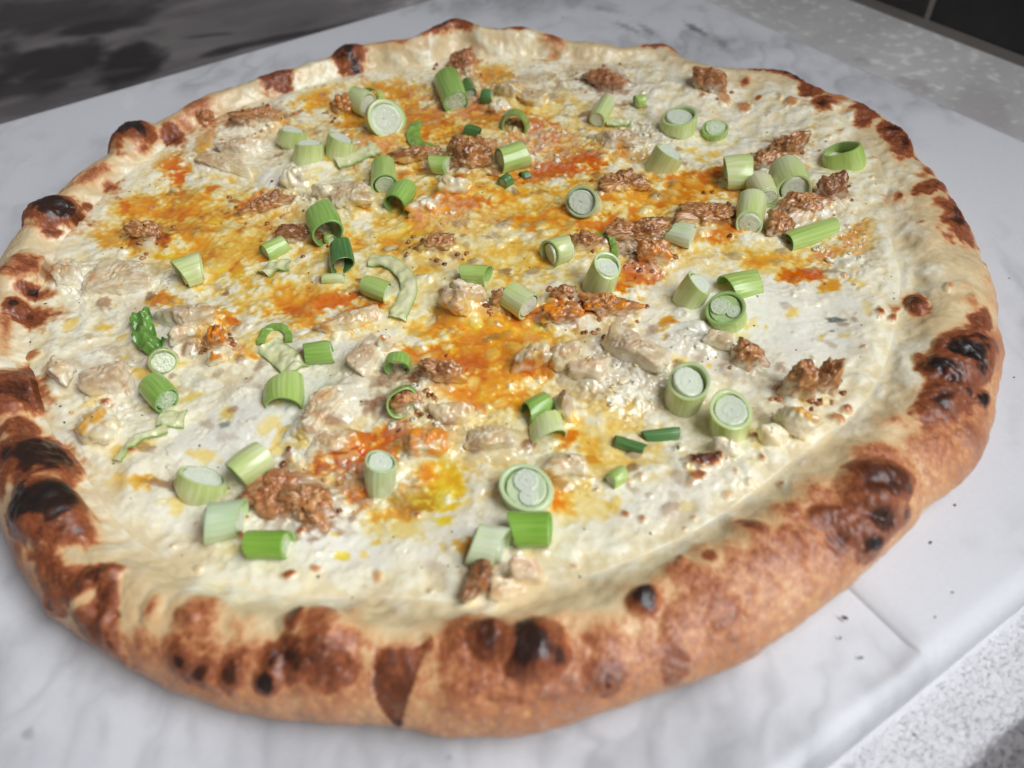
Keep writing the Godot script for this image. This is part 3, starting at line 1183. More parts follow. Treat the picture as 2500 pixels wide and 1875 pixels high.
func build_counter() -> void:
	var side := 1024
	var im := Image.create(side, side, false, Image.FORMAT_RGB8)
	var broad := noise(120.0, 3, 61)
	var streak := noise(40.0, 4, 62)
	var grit := noise(3.0, 3, 63)
	var flour := noise(9.0, 4, 64)
	for j in side:
		for i in side:
			var x := i * 1.2 - 620.0
			var z := j * 1.2 - 700.0
			var w := broad.get_noise_2d(x, z)
			var s := streak.get_noise_2d((x * 0.85 - z * 0.53) * 0.35 + 14.0 * w, (x * 0.53 + z * 0.85) * 1.6)
			var right := smoothstep(-120.0, 110.0, x + 60.0 * w)
			var g := lerpf(0.44 + 0.12 * s + 0.07 * w, 0.8 + 0.05 * s + 0.04 * w, right) + 0.03 * grit.get_noise_2d(x, z)
			var dust := right * smoothstep(0.2, 0.5, flour.get_noise_2d(x, z) + 0.25 * w + 0.4 * smoothstep(-160.0, 40.0, z) * smoothstep(100.0, 220.0, x))
			g = lerpf(g, 0.97, 0.8 * dust)
			im.set_pixel(i, j, Color(g * lerpf(1.0, 1.0, right), g * lerpf(0.95, 0.985, right), g * lerpf(0.955, 0.97, right)))
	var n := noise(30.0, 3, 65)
	mark_or_reflection(im, 302, 349, 60.4, 37, -3.1, Color(0.2, 0.19, 0.19), .7, n, 0.4)  # dark patch at far left: reflection in the polished stone, painted into its colour
	mark_or_reflection(im, 376, 382, 35.3, 31.8, -2.68, Color(0.5, 0.48, 0.47), .5, n, 0.4)
	mark_or_reflection(im, 402, 361, 39.8, 29.5, 2.77, Color(0.46, 0.44, 0.44), .5, n, 0.4)
	mark_or_reflection(im, 318, 405, 44.9, 30.7, 3.13, Color(0.17, 0.16, 0.16), .92, n, 0.4)
	mark_or_reflection(im, 351, 406, 31.3, 17.7, 1.13, Color(0.16, 0.15, 0.15), .95, n, 0.4)
	mark_or_reflection(im, 312, 429, 26.9, 14.2, 3.03, Color(0.2, 0.19, 0.19), .8, n, 0.4)
	mark_or_reflection(im, 337, 420, 25.2, 4.9, 2.93, Color(0.3, 0.29, 0.28), .6, n, 0.4)
	mark_or_reflection(im, 324, 448, 18, 8.9, 2.91, Color(0.34, 0.32, 0.32), .5, n, 0.4)
	mark_or_reflection(im, 409, 394, 39.5, 5.2, 2.74, Color(0.2, 0.19, 0.19), .85, n, 0.4)
	mark_or_reflection(im, 393, 403, 16.2, 5.1, 2.74, Color(0.2, 0.19, 0.19), .7, n, 0.4)
	mark_or_reflection(im, 383, 383, 15, 3.3, 3.01, Color(0.26, 0.25, 0.25), .7, n, 0.4)
	mark_or_reflection(im, 437, 382, 19.5, 4.2, 2.74, Color(0.24, 0.23, 0.23), .6, n, 0.4)
	mark_or_reflection(im, 321, 368, 26.4, 9.4, 3.04, Color(0.16, 0.15, 0.15), .6, n, 0.4)
	mark_or_reflection(im, 439, 363, 35.7, 17.2, 2.8, Color(0.44, 0.42, 0.42), .5, n, 0.4)
	mark_or_reflection(im, 698, 481, 22.6, 13.4, 1.88, Color(0.66, 0.63, 0.63), .45, n, 0.4)
	mark_or_reflection(im, 701, 501, 16.9, 8.6, 2.02, Color(0.72, 0.69, 0.68), .5, n, 0.4)
	mark_or_reflection(im, 681, 465, 11.5, 6.6, -2.02, Color(0.62, 0.59, 0.59), .4, n, 0.4)
	mark_or_reflection(im, 667, 440, 7.1, 4.4, -1.73, Color(0.62, 0.59, 0.59), .4, n, 0.4)
	var p := PackedVector3Array()
	var sh := Shape.new()
	var us := across(900.0, 4.0, 38.0, [300.0, 600.0])
	var vs := across(1220.0, 4.0, 38.0, [400.0, 800.0])
	for u in us:
		for v in vs:
			var q := on_board(WALL_A + 1.2 + u[0], v[0] - 420.0, -18.0 - maxf(u[1], v[1]))
			p.append(q)
			sh.uv.append(Vector2((q.x + 620.0) / 1228.8, (q.z + 700.0) / 1228.8))
	sh.grid(p, PackedColorArray(), us.size(), vs.size(), false, on_board(300.0, 200.0, -200.0))
	var m := StandardMaterial3D.new()
	m.resource_name = "grey stone"
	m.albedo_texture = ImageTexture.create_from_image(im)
	m.roughness = 0.38
	m.metallic_specular = 0.4
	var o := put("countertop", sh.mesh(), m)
	tag(o, "dark grey stone worktop with flour dust around the marble board", "worktop", "", "structure")


func build_wall() -> void:
	var grout := StandardMaterial3D.new()
	grout.resource_name = "pale grout"
	grout.albedo_color = Color(0.66, 0.64, 0.62)
	grout.roughness = 0.9
	var body := BoxMesh.new()
	body.size = Vector3(1.3, 0.5, 0.04)
	var wall := put("wall", body, grout)
	var deg := atan2(-E2.y, E2.x)
	var mid := on_board(WALL_A, 190.0, 0.0)
	var out := Vector3(E1.x, 0, E1.y)
	wall.position = mid * 0.001 + Vector3(0, 0.22, 0) - out * 0.0192
	wall.rotation.y = deg
	tag(wall, "dark tiled splashback with pale grout behind the worktop", "wall", "", "structure")
	var glaze: Array[StandardMaterial3D] = []
	for q in 3:
		var m := StandardMaterial3D.new()
		m.resource_name = "dark glazed tile"
		m.albedo_color = Color(0.2 + 0.015 * q, 0.19 + 0.012 * q, 0.19 + 0.01 * q)
		var t := NoiseTexture2D.new()
		t.width = 256
		t.height = 256
		t.noise = noise(60.0, 4, 70 + q)
		t.color_ramp = Gradient.new()
		t.color_ramp.set_color(0, Color(0.55, 0.53, 0.52))
		t.color_ramp.set_color(1, Color(1, 1, 1))
		m.albedo_texture = t
		m.roughness = 0.34
		glaze.append(m)
	var tile := Shape.new()
	var us := across(197.0, 1.2, 4.0, [40.0, 100.0, 150.0])
	var vs := across(97.0, 1.2, 4.0, [30.0, 60.0])
	var p := PackedVector3Array()
	for u in us:
		for v in vs:
			p.append(Vector3(u[0], v[0], -maxf(u[1], v[1])))
			tile.uv.append(Vector2(u[0] / 200.0, v[0] / 200.0))
	tile.grid(p, PackedColorArray(), us.size(), vs.size(), false, Vector3(100, 50, -300))
	var tm := tile.mesh()
	var turned := wall.transform.affine_inverse()
	for row in 4:
		for q in 6:
			var t := put("tile", tm, glaze[(row * 2 + q) % 3], wall)
			# the tile's x runs along -E2, its face looks along E1
			var b := JOINT_B + (q - 3) * 200.0 + (100.0 if row % 2 else 0.0) + 1.5 + 197.0
			if b > 830.0:
				t.queue_free()
				continue
			var at := on_board(WALL_A, b, -18.0 + 3.0 + row * 100.0) + out * 1.8
			t.transform = turned * Transform3D(Basis(-Vector3(E2.x, 0, E2.y), Vector3.UP, out), at * 0.001)


func specks(x: float, z: float, size: float, sd: int, y: float, label: String) -> void:
	rng.seed = 8800 + sd
	var p := PackedVector3Array()
	var k := PackedColorArray()
	var turn := Basis(Vector3.UP, rng.randf_range(0, TAU))
	for r in 6:
		for w in 9:
			var th := PI * r / 5.0
			var ph := TAU * w / 9.0
			p.append(turn * (Vector3(sin(th) * cos(ph) * 1.5, cos(th) * 0.5, sin(th) * sin(ph) * 0.8) * size * 0.72 * rng.randf_range(0.8, 1.2)))
			k.append(s8(84, 60, 46) if sd % 2 else s8(44, 44, 40))
	var sh := Shape.new()
	sh.grid(p, k, 6, 9, true, Vector3.ZERO)
	var o := put("herb_speck", sh.mesh(), mats["dried herb"])
	o.position = Vector3(x, y + size * 0.35, z) * 0.001
	tag(o, label, "speck", "herb specks fallen around the pizza")


const STEP_A := 195.8
const STEP_B := 377.1
const STRIPE := 393.1
const WALL_A := -93.1
const JOINT_B := 155.6


func _ready() -> void:
	# camera
	var cam := Camera3D.new()
	cam.name = "camera"
	cam.transform = Transform3D(Basis(Vector3(0.998826, -0.048432, 0), Vector3(0.032894, 0.678368, -0.733986), Vector3(0.035549, 0.733124, 0.679165)), Vector3(0.01906, 0.158, 0.19815))
	cam.near = 0.01
	cam.far = 20.0
	var lens := CameraAttributesPhysical.new()
	lens.frustum_focal_length = 24.035
	lens.frustum_focus_distance = 0.236
	lens.exposure_aperture = 9.0
	lens.frustum_near = 0.01
	lens.frustum_far = 20.0
	cam.attributes = lens
	add_child(cam)
	cam.fov = 53.06
	cam.current = true
	# light: a daylit window to the right, a dim room around
	var env := Environment.new()
	env.background_mode = Environment.BG_COLOR
	env.background_color = Color(0.60, 0.585, 0.58)
	env.background_energy_multiplier = 0.55
	env.tonemap_mode = Environment.TONE_MAPPER_LINEAR
	env.tonemap_exposure = 0.65
	env.sdfgi_enabled = true
	env.ssao_enabled = true
	env.ssil_enabled = true
	var we := WorldEnvironment.new()
	we.name = "room_air"
	we.environment = env
	add_child(we)
	var window := AreaLight3D.new()
	window.name = "window_light"
	window.area_size = Vector2(0.9, 0.78)
	window.light_color = Color(0.965, 0.98, 1.0)
	window.light_energy = 3.15
	window.shadow_enabled = true
	add_child(window)
	window.look_at_from_position(Vector3(0.62, 0.6, 0.15), Vector3(0.02, 0.0, 0.0))

	noise_a = noise(9.0, 2, 11)
	noise_b = noise(2.6, 2, 12)
	noise_c = noise(32.0, 2, 13)
	noise_o = noise(17.0, 3, 15)
	noise_g = noise(2.3, 1, 14, FastNoiseLite.TYPE_CELLULAR)
	noise_g.cellular_return_type = FastNoiseLite.RETURN_DISTANCE
	vmat("browned meat", 0.36)
	vmat("cooked chicken", 0.3)
	vmat("soft curd", 0.24)
	for called in ["browned meat", "cooked chicken", "soft curd"]:
		mats[called].clearcoat_enabled = true
		mats[called].clearcoat = 0.5
		mats[called].clearcoat_roughness = 0.16
	vmat("dried herb", 0.6)
	vmat("crumb", 0.42)
	for called in ["scallion skin", "scallion core"]:
		var m := vmat(called, 0.26)
		m.clearcoat_enabled = true
		m.clearcoat = 0.35
		m.clearcoat_roughness = 0.15
		m.backlight_enabled = true
		m.backlight = Color(0.44, 0.46, 0.32)
	# setting
	build_counter()
	build_wall()
	build_board()
	build_towel()
	# pizza
	rim(0, 156.1, 27, 12.5, 0.72, 0.62)
	rim(5, 154.3, 27.2, 12.8, 0.74, 0.57)
	rim(10, 154.2, 27.3, 13, 0.77, 0.52)
	rim(15, 153, 27.5, 13.2, 0.79, 0.47)
	rim(20, 152.1, 27.7, 13.5, 0.81, 0.41)
	rim(25, 151.6, 27.8, 13.8, 0.84, 0.34)
	rim(30, 151.2, 28, 14, 0.86, 0.27)
	rim(35, 150.3, 28, 14.2, 0.86, 0.2)
	rim(40, 148.3, 28, 14.5, 0.87, 0.19)
	rim(45, 146.2, 28, 14.8, 0.87, 0.18)
	rim(50, 145.5, 28, 15, 0.87, 0.16)
	rim(55, 145.5, 28, 15.2, 0.88, 0.15)
	rim(60, 146, 28, 15.5, 0.88, 0.14)
	rim(65, 146.4, 27.7, 15.7, 0.88, 0.14)
	rim(70, 146.5, 27.3, 15.8, 0.89, 0.15)
	rim(75, 146.9, 27, 16, 0.89, 0.15)
	rim(80, 147.3, 26.7, 16.2, 0.89, 0.15)
	rim(85, 148.6, 26.3, 16.3, 0.9, 0.15)
	rim(90, 148.1, 26, 16.5, 0.9, 0.16)
	rim(95, 146.8, 25.3, 16.4, 0.9, 0.16)
	rim(100, 147.3, 24.7, 16.3, 0.89, 0.2)
	rim(105, 148.5, 24, 16.2, 0.89, 0.24)
	rim(110, 149.4, 23.3, 16.2, 0.89, 0.28)
	rim(115, 149.5, 22.7, 16.1, 0.88, 0.35)
	rim(120, 149.8, 22, 16, 0.88, 0.43)
	rim(125, 150.3, 21.7, 15.8, 0.88, 0.5)
	rim(130, 149, 21.3, 15.7, 0.87, 0.52)
	rim(135, 147.9, 21, 15.5, 0.86, 0.53)
	rim(140, 148, 20.7, 15.3, 0.86, 0.55)
	rim(145, 149, 20.3, 15.2, 0.85, 0.56)
	rim(150, 150.1, 20, 15, 0.85, 0.54)
	rim(155, 151.1, 19.8, 14.9, 0.82, 0.51)
	rim(160, 152.1, 19.7, 14.8, 0.79, 0.49)
	rim(165, 153.2, 19.5, 14.8, 0.76, 0.46)
	rim(170, 154.2, 19.3, 14.7, 0.72, 0.44)
	rim(175, 155.2, 19.2, 14.6, 0.69, 0.43)
	rim(180, 156.3, 19, 14.5, 0.66, 0.41)
	rim(185, 156.8, 18.5, 14.5, 0.64, 0.4)
	rim(190, 156.1, 18, 14.5, 0.62, 0.38)
	rim(195, 155.8, 17.5, 14.5, 0.6, 0.38)
	rim(200, 156.3, 17, 14.5, 0.59, 0.37)
	rim(205, 155.1, 16.5, 14.5, 0.57, 0.37)
	rim(210, 155.1, 16, 14.6, 0.55, 0.37)
	rim(215, 154.7, 16, 14.7, 0.53, 0.36)
	rim(220, 155.6, 16, 14.8, 0.51, 0.36)
	rim(225, 154.8, 16, 14.9, 0.48, 0.38)
	rim(230, 152.8, 16, 15, 0.46, 0.41)
	rim(235, 151.1, 16, 15.5, 0.44, 0.43)
	rim(240, 150.8, 16, 16, 0.42, 0.45)
	rim(245, 151.6, 16.6, 16.5, 0.41, 0.48)
	rim(250, 152.5, 17.2, 17, 0.41, 0.5)
	rim(255, 148.5, 17.8, 18.2, 0.4, 0.51)
	rim(260, 148.5, 18.4, 19.5, 0.39, 0.51)
	rim(265, 155.9, 19, 20, 0.39, 0.52)
	rim(270, 149.7, 18.5, 20, 0.38, 0.53)
	rim(275, 148.5, 18, 19, 0.39, 0.53)
	rim(280, 148.4, 17.5, 17.2, 0.4, 0.54)
	rim(285, 145.9, 17, 15.5, 0.42, 0.54)
	rim(290, 146.5, 16.3, 14.2, 0.43, 0.55)
	rim(295, 150, 15.7, 12.8, 0.44, 0.56)
	rim(300, 156.1, 15, 11.5, 0.45, 0.57)
	rim(305, 152.6, 15.2, 11.3, 0.47, 0.58)
	rim(310, 152.9, 15.3, 11.2, 0.48, 0.58)
	rim(315, 158.9, 15.5, 11, 0.5, 0.59)
	rim(320, 165.6, 15.7, 10.8, 0.52, 0.6)
	rim(325, 165.1, 15.8, 10.8, 0.53, 0.61)
	rim(330, 167.1, 16, 10.8, 0.55, 0.62)
	rim(335, 167, 17.2, 10.8, 0.58, 0.62)
	rim(340, 165.5, 18.5, 10.8, 0.6, 0.63)
	rim(345, 161.8, 19.8, 10.8, 0.62, 0.64)
	rim(350, 159.2, 21, 11.4, 0.65, 0.64)
	rim(355, 157.3, 24, 11.9, 0.67, 0.63)
	rim_tables()
	field_base()
	crust_base()
	tone(-4.2, -5.9, 73.2, 46.8, -172, "peach", .4, .8, 0)
	tone(-86.4, -16.4, 48.1, 32, -158, "peach", .5, .8, 0)
	tone(3.6, 61.3, 37.4, 32.8, -163, "peach", .5, .8, 0)
	tone(59.7, -14.3, 39.4, 33.5, 175, "peach", .4, .8, 0)
	tone(-7.3, -77.1, 69.4, 41.9, -171, "peach", .5, .8, 0)
	tone(83.3, 36.5, 30, 21, 174, "white", .9, .6, .3)
	tone(96.4, 50.2, 15.1, 10.4, 170, "white", .7, .8, 0)
	tone(-45.5, 64.1, 22.9, 11.8, 171, "white", .95, .5, .5)
	tone(-66, 75.8, 12.2, 8.2, 158, "white", .9, .6, .4)
	tone(-72.3, 97.9, 14.8, 5.7, -175, "white", .8, .7, .4)
	tone(-26.7, 106.7, 20.3, 8.3, -176, "white", .9, .6, .4)
	tone(0.6, 106.3, 17.9, 8.4, -177, "white", .8, .7, .3)
	tone(-52.4, 77.8, 18.3, 10.2, -171, "white", .9, .6, .3)
	tone(35.7, 98.7, 14.9, 7.6, -179, "white", .8, .7, .3)
	tone(34.9, 52.5, 18.8, 12.2, -178, "white", .6, .8, .2)
	tone(59.8, 44.8, 14.1, 10.9, 174, "white", .7, .8, .2)
	tone(-36.8, 39.9, 16.9, 9.8, 160, "white", .9, .6, .4)
	tone(-40.8, -118.8, 12.5, 9, -160, "white", .8, .7, .5)
	tone(50.2, -101.7, 18.7, 9.4, -174, "white", .7, .7, .2)
	tone(80.1, 20, 19, 9.6, -179, "white", .8, .7, .3)
	tone(-83.1, -110.6, 15.9, 12.3, 138, "white", .8, .7, .3)
	tone(-125.4, -13.8, 15.8, 6.4, 72, "white", .6, .8, .2)
	tone(-95, 31.1, 14.5, 6.3, -145, "white", .6, .8, .2)
	tone(54.1, 96.8, 18.7, 7.4, 168, "white", .6, .8, .3)
	tone(-66.2, -42.9, 12.5, 8.6, -160, "white", .8, .6, .4)
	tone(-36.1, -18.3, 11.3, 6.8, -170, "white", .9, .5, .5)
	tone(-4.5, -11, 9.2, 6.1, 164, "white", .9, .5, .4)
	tone(7.8, -10.2, 5.1, 4.5, 73, "white", .8, .6, .3)
	tone(90.6, 9.6, 8.4, 5.4, 177, "white", .8, .7, .3)
	tone(66, -63.9, 10.3, 9.9, 157, "white", .6, .7, .3)
	tone(-78.2, -43.9, 10, 4.3, 144, "white", .8, .7, .3)
	tone(-55.4, -39.2, 7.7, 3.6, -152, "white", .8, .7, .3)
	tone(-130.5, -41.8, 8.2, 5.6, 88, "white", .7, .7, .3)
	tone(-45.6, 19.3, 5.6, 3.1, 149, "white", .8, .7, .3)
	tone(48.4, -23.1, 9.3, 3.8, -176, "white", .7, .7, .3)
	tone(23.9, -42.1, 8.2, 3.6, -175, "white", .6, .7, .3)
	tone(31.6, 23.6, 8.2, 2.9, -177, "white", .6, .7, .3)
	tone(-19.9, 20.7, 7.1, 4.2, -172, "white", .7, .7, .3)
	tone(-6.2, 62.6, 8.1, 3.3, -150, "white", .7, .7, .4)
	tone(-101.8, -25.5, 22.3, 18.6, 33, "peach", .9, .7, 0)
	tone(-83.4, -4.8, 21.9, 15.8, -138, "peach", .9, .7, 0)
	tone(-3.7, -29.6, 41.7, 19.8, 178, "peach", .85, .7, 0)
	tone(23.1, -14.2, 24.5, 11.9, -175, "peach", .8, .7, 0)
	tone(-22.5, -7.1, 21.7, 14.7, -168, "peach", .7, .7, 0)
	tone(13.8, 4.8, 16.1, 10.7, -174, "peach", .8, .7, 0)
	tone(-57.2, 18.6, 17.9, 11.7, -165, "peach", .7, .7, 0)
	tone(-14.6, 100.9, 9.9, 7.4, -168, "peach", .6, .8, 0)
	tone(34.1, 78.2, 16.6, 12.8, -141, "peach", .6, .8, 0)
	tone(26.3, 95.9, 10.8, 9, 179, "peach", .5, .8, 0)
	tone(87.8, 9.4, 15.5, 11.2, 174, "peach", .6, .8, 0)
	tone(-61.2, 38.7, 9.7, 4.9, -172, "peach", .6, .8, 0)
	tone(-131.1, -80.8, 17.3, 14.2, 106, "peach", .8, .7, 0)
	tone(-37.6, -72.8, 18.4, 10.2, -170, "peach", .7, .7, 0)
	tone(50.5, -28.5, 23.6, 11.2, -176, "peach", .7, .7, 0)
	tone(5.8, 45.8, 22.8, 21.3, -136, "peach", 1, .6, -.2)
	tone(-127.8, -65.1, 14.6, 7.5, -141, "orange", .95, .6, .4)
	tone(-115.1, -55.9, 9.1, 4.9, 63, "deep", .8, .6, .3)
	tone(-134.4, -74, 11.4, 4.6, -136, "gold", .8, .7, 0)
	tone(-107.5, -97.9, 11.1, 4.9, 170, "orange", .9, .6, .3)
	tone(-93.5, -91.3, 8, 4.3, -166, "orange", .8, .6, .2)
	tone(-108.1, -75.3, 12.1, 2.9, 77, "orange", .9, .5, .8)
	tone(-87.6, -113, 7.4, 5.4, 95, "orange", .7, .7, 0)
	tone(-69.4, -110.9, 15, 7.2, 114, "orange", .8, .7, .2)
	tone(-48.5, -87.3, 11.9, 9.1, -153, "orange", .8, .6, .2)
	tone(-36, -130.4, 6.8, 5.6, -133, "orange", .9, .5, .4)
	tone(-36.7, -107.7, 12.9, 10.3, 59, "orange", .8, .6, .2)
	tone(-22.4, -84.9, 17, 9.6, -114, "orange", .9, .6, .2)
	tone(-8.2, -97.5, 14.1, 12.3, -136, "deep", .8, .6, .2)
	tone(2.6, -122.9, 13.3, 7.1, -118, "orange", .95, .5, .6)
	tone(3.3, -87, 11.2, 8, 82, "orange", .9, .6, .2)
	tone(19.6, -77.6, 9.1, 7.7, -164, "deep", .85, .6, .2)
	tone(26.3, -63.3, 13.9, 10.4, -128, "orange", .9, .5, .3)
	tone(37.7, -51.7, 9.4, 8.8, -169, "deep", .8, .6, .2)
	tone(27.4, -46.3, 13.5, 6.6, 167, "deep", .9, .5, .2)
	tone(10.7, -65.3, 7.2, 6.5, -147, "orange", .7, .6, .2)
	tone(-37.5, -72.1, 14.2, 8.4, 169, "orange", .8, .7, 0)
	tone(-48.9, -63.6, 11.2, 8.2, -157, "orange", .6, .7, 0)
	tone(-27.2, -57.3, 8.8, 5.7, -168, "orange", .6, .7, 0)
	tone(74.7, -32.3, 14.1, 6.9, -164, "orange", .9, .6, .1)
	tone(59.5, -24.5, 13.9, 5.5, -176, "orange", .8, .6, .1)
	tone(82.2, -38.7, 7.3, 4.7, -179, "deep", .7, .7, .1)
	tone(79.9, -12.9, 6.2, 5.5, 153, "orange", .9, .6, .1)
	tone(-11.2, -21.4, 12.5, 5.4, 174, "orange", .85, .6, .1)
	tone(-3.5, -26.8, 9.6, 3.9, -175, "deep", .7, .6, .1)
	tone(-22.6, -25.4, 7.4, 5.6, 71, "orange", .7, .7, 0)
	tone(9.2, -31.5, 11.3, 4, -175, "orange", .6, .8, 0)
	tone(-49.9, -6.4, 8.9, 4.1, 168, "orange", .6, .7, 0)
	tone(-25.3, -4.8, 12.2, 3.9, -175, "orange", .6, .7, 0)
	tone(-119.7, -13.4, 10.5, 6.2, -160, "orange", .8, .7, .1)
	tone(-114.9, -30.6, 17.8, 7.7, 177, "orange", .8, .7, .1)
	tone(-101, -20, 10, 3.7, -173, "orange", .7, .7, 0)
	tone(-78.9, -32.2, 9.7, 5.9, 142, "deep", .8, .7, .3)
	tone(-93, -11.7, 9.9, 5, -169, "orange", .5, .8, 0)
	tone(-99.9, -3.2, 4.9, 2.8, -165, "gold", .9, .6, .1)
	tone(-94.3, 19.8, 5.8, 2.9, -152, "orange", .95, .5, .2)
	tone(-75.5, 28.1, 5.1, 3.5, 53, "orange", .95, .5, .2)
	tone(-74.2, 38.4, 5.4, 3.9, -151, "orange", .9, .5, .2)
	tone(-65.4, 43.8, 6.4, 2.7, 170, "orange", .7, .6, .1)
	tone(-56.7, 20.8, 8.3, 4.9, 148, "orange", .8, .7, .1)
	tone(-45.1, 22.5, 12.3, 3.9, 158, "deep", .8, .6, .1)
	tone(-34.5, 27.4, 9.5, 2.5, 165, "deep", .9, .5, .2)
	tone(-49.4, 29.5, 6.8, 2.9, 142, "orange", .7, .6, .1)
	tone(-19.9, -12, 5.7, 4, -167, "gold", .6, .7, 0)
	tone(28.5, 30, 13.5, 4, 177, "deep", .85, .6, .2)
	tone(42.9, 20, 7.7, 3.5, 149, "orange", .7, .7, .1)
	tone(49.1, 13.8, 10.2, 6.2, 124, "deep", .85, .6, .2)
	tone(57.4, 4, 7.2, 5.1, 180, "orange", .8, .6, .1)
	tone(45.4, -7.6, 13.4, 7.5, -177, "deep", .8, .6, .2)
	tone(64.3, -3.9, 8.8, 3.9, -177, "orange", .8, .7, .1)
	tone(80.7, -5.3, 9.4, 4.1, 163, "deep", .7, .6, .1)
	tone(119.8, 0.9, 8.6, 2.9, 145, "orange", .95, .5, .3)
	tone(110.5, 8.6, 9.8, 3.8, 167, "orange", .9, .6, .1)
	tone(98.9, 18.5, 6.3, 3.4, 179, "deep", .9, .6, .1)
	tone(89.2, 9.5, 8.4, 3.6, -179, "orange", .7, .7, .1)
	tone(104.9, 24, 3.1, 2.4, 159, "orange", .8, .5, .1)
	tone(55.8, 37, 4.6, 1.8, 109, "orange", .8, .6, 0)
	tone(-5.3, 31.8, 6.9, 4.1, -138, "orange", .95, .6, .1)
	tone(9.6, 39.2, 14.5, 6.5, 177, "orange", .9, .6, -.1)
	tone(3.2, 47.5, 14.2, 7.2, -176, "orange", .95, .6, -.1)
	tone(7.3, 58.1, 9.1, 6.8, -152, "orange", .9, .6, -.1)
	tone(-10.9, 47.7, 10.4, 5, -175, "deep", .8, .7, .1)
	tone(-1.7, 52.6, 7.7, 4.5, -175, "deep", .8, .7, 0)
	tone(0, 62.8, 6.2, 3.6, -175, "orange", .9, .6, 0)
	tone(3.1, 66.2, 2.3, 2.1, 56, "deep", .7, .5, 0)
	tone(8.3, 34.5, 9.4, 4.3, -176, "gold", .9, .6, 0)
	tone(18.3, 35, 5.9, 4.3, -175, "gold", .95, .6, 0)
	tone(-16.8, 54, 10.3, 5.9, -173, "meat", .9, .6, .2)
	tone(-20.2, 64.4, 7.5, 5.7, -165, "meat", .95, .6, .2)
	tone(-18.6, 73.1, 6, 3.3, -174, "deep", .7, .7, .1)
	tone(-25.9, 81, 10.2, 6, 164, "deep", .9, .6, .2)
	tone(-24.3, 75.9, 6, 3, -175, "deep", .8, .6, .1)
	tone(-8.9, 75.8, 7, 3.6, 173, "orange", .95, .5, .4)
	tone(-25.7, 91.5, 5.6, 4.3, 66, "deep", .7, .7, .1)
	tone(-13.2, 93.2, 7.8, 5.3, -172, "meat", .7, .7, .1)
	tone(-16, 98.4, 5.5, 2.3, -177, "orange", .8, .6, 0)
	tone(-5.1, 90.2, 6.2, 4.5, 85, "gold", .95, .5, -.2)
	tone(-12, 94.6, 5.6, 3.1, -175, "gold", .7, .7, 0)
	tone(-81.5, 88.9, 5.9, 2.4, -174, "orange", .95, .5, .1)
	tone(-73.9, 89.2, 4.7, 1.6, -175, "meat", .8, .7, .1)
	tone(5.1, 114.5, 6.7, 4, 87, "meat", .95, .5, .2)
	tone(0.8, 109.2, 4.8, 2.6, -177, "orange", .9, .6, .1)
	tone(6.2, 121.1, 4, 2.1, -177, "meat", .9, .6, .1)
	tone(21.9, 95.7, 4.4, 4.3, 101, "orange", .7, .7, 0)
	tone(21.1, 89.7, 2.7, 2.7, 91, "orange", .6, .7, 0)
	tone(30.2, 85.2, 8.4, 2.9, 94, "peach", .8, .7, 0)
	tone(-3.9, 101.3, 2.2, 1.5, -173, "gold", .7, .6, 0)
	tone(-26.2, 110.2, 1.9, 1.2, -172, "gold", .6, .6, -.3)
	tone(122.9, 4.7, 10.5, 3.7, 151, "orange", .5, .8, 0)
	tone(-39.8, 93.7, 15.3, 11.4, -159, "meat", .9, .7, .1)
	tone(-55.7, 93.2, 4.7, 3.1, -165, "meat", .7, .8, .1)
	tone(48, -122.6, 28.3, 16.1, -100, "meat", .7, .8, .3)
	tone(-4.7, -56.7, 19.6, 15.3, 76, "meat", .8, .8, .3)
	tone(-89.2, -93.5, 14.3, 9.3, -159, "meat", .8, .8, .2)
	tone(-111.6, -15.5, 11.3, 7.6, -145, "meat", .9, .8, .6)
	tone(111.4, -53.6, 15.9, 7.8, 122, "meat", .7, .8, .2)
	tone(108.4, -16.2, 19, 9.4, 142, "meat", .7, .8, .3)
	tone(52.3, -2.3, 15.4, 9.2, 160, "meat", .9, .7, .3)
	tone(74.8, 52.7, 9, 7.1, 117, "meat", .5, .8, .2)
	tone(83.3, 63.2, 8.8, 3.7, 166, "meat", .6, .9, .1)
	tone(-60.2, -12.1, 11.3, 6.5, -168, "meat", .7, .8, .2)
	tone(-13.2, -4, 7.7, 5.8, -166, "meat", .9, .7, .2)
	tone(77.9, -14.4, 13.5, 7.2, -178, "meat", .9, .7, .2)
	tone(51, -34.1, 9.6, 4.6, -176, "meat", .9, .7, .3)
	tone(-47.8, -32.8, 12.2, 9.3, 60, "grey", .7, .7, .6)
	tone(-39.2, -29.4, 10.3, 8, -154, "grey", .6, .7, .4)
	tone(-54.6, 31.2, 7.9, 4.2, 160, "grey", .4, .8, .3)
	tone(-32.8, 49.3, 10.4, 6.8, 84, "grey", .5, .8, .4)
	tone(-34.1, 66.2, 10.9, 7.6, 81, "grey", .4, .8, .4)
	tone(-33.8, 75.6, 7.3, 4.5, -171, "grey", .7, .7, .5)
	tone(-6.4, 78.1, 12.9, 6.8, -176, "grey", .6, .7, .5)
	tone(11, 78.8, 12.7, 6.7, -177, "grey", .6, .7, .6)
	tone(25.6, 87.8, 7.8, 6.9, 179, "grey", .5, .7, .5)
	tone(39.8, 54.5, 17.1, 13, -134, "grey", .6, .7, .7)
	tone(27.1, 59, 10.1, 8.6, 94, "grey", .4, .8, .4)
	tone(54.1, -64.9, 15.5, 11.3, -176, "grey", .6, .7, .6)
	tone(64.7, -81.4, 10.7, 7.2, -176, "grey", .4, .8, .2)
	tone(-22.3, -108.7, 13, 10.9, 52, "grey", .4, .8, .3)
	tone(18.3, -108.8, 15.6, 13.6, -158, "grey", .6, .7, .4)
	tone(-96, -67.5, 19.9, 13.6, -153, "grey", .4, .7, .3)
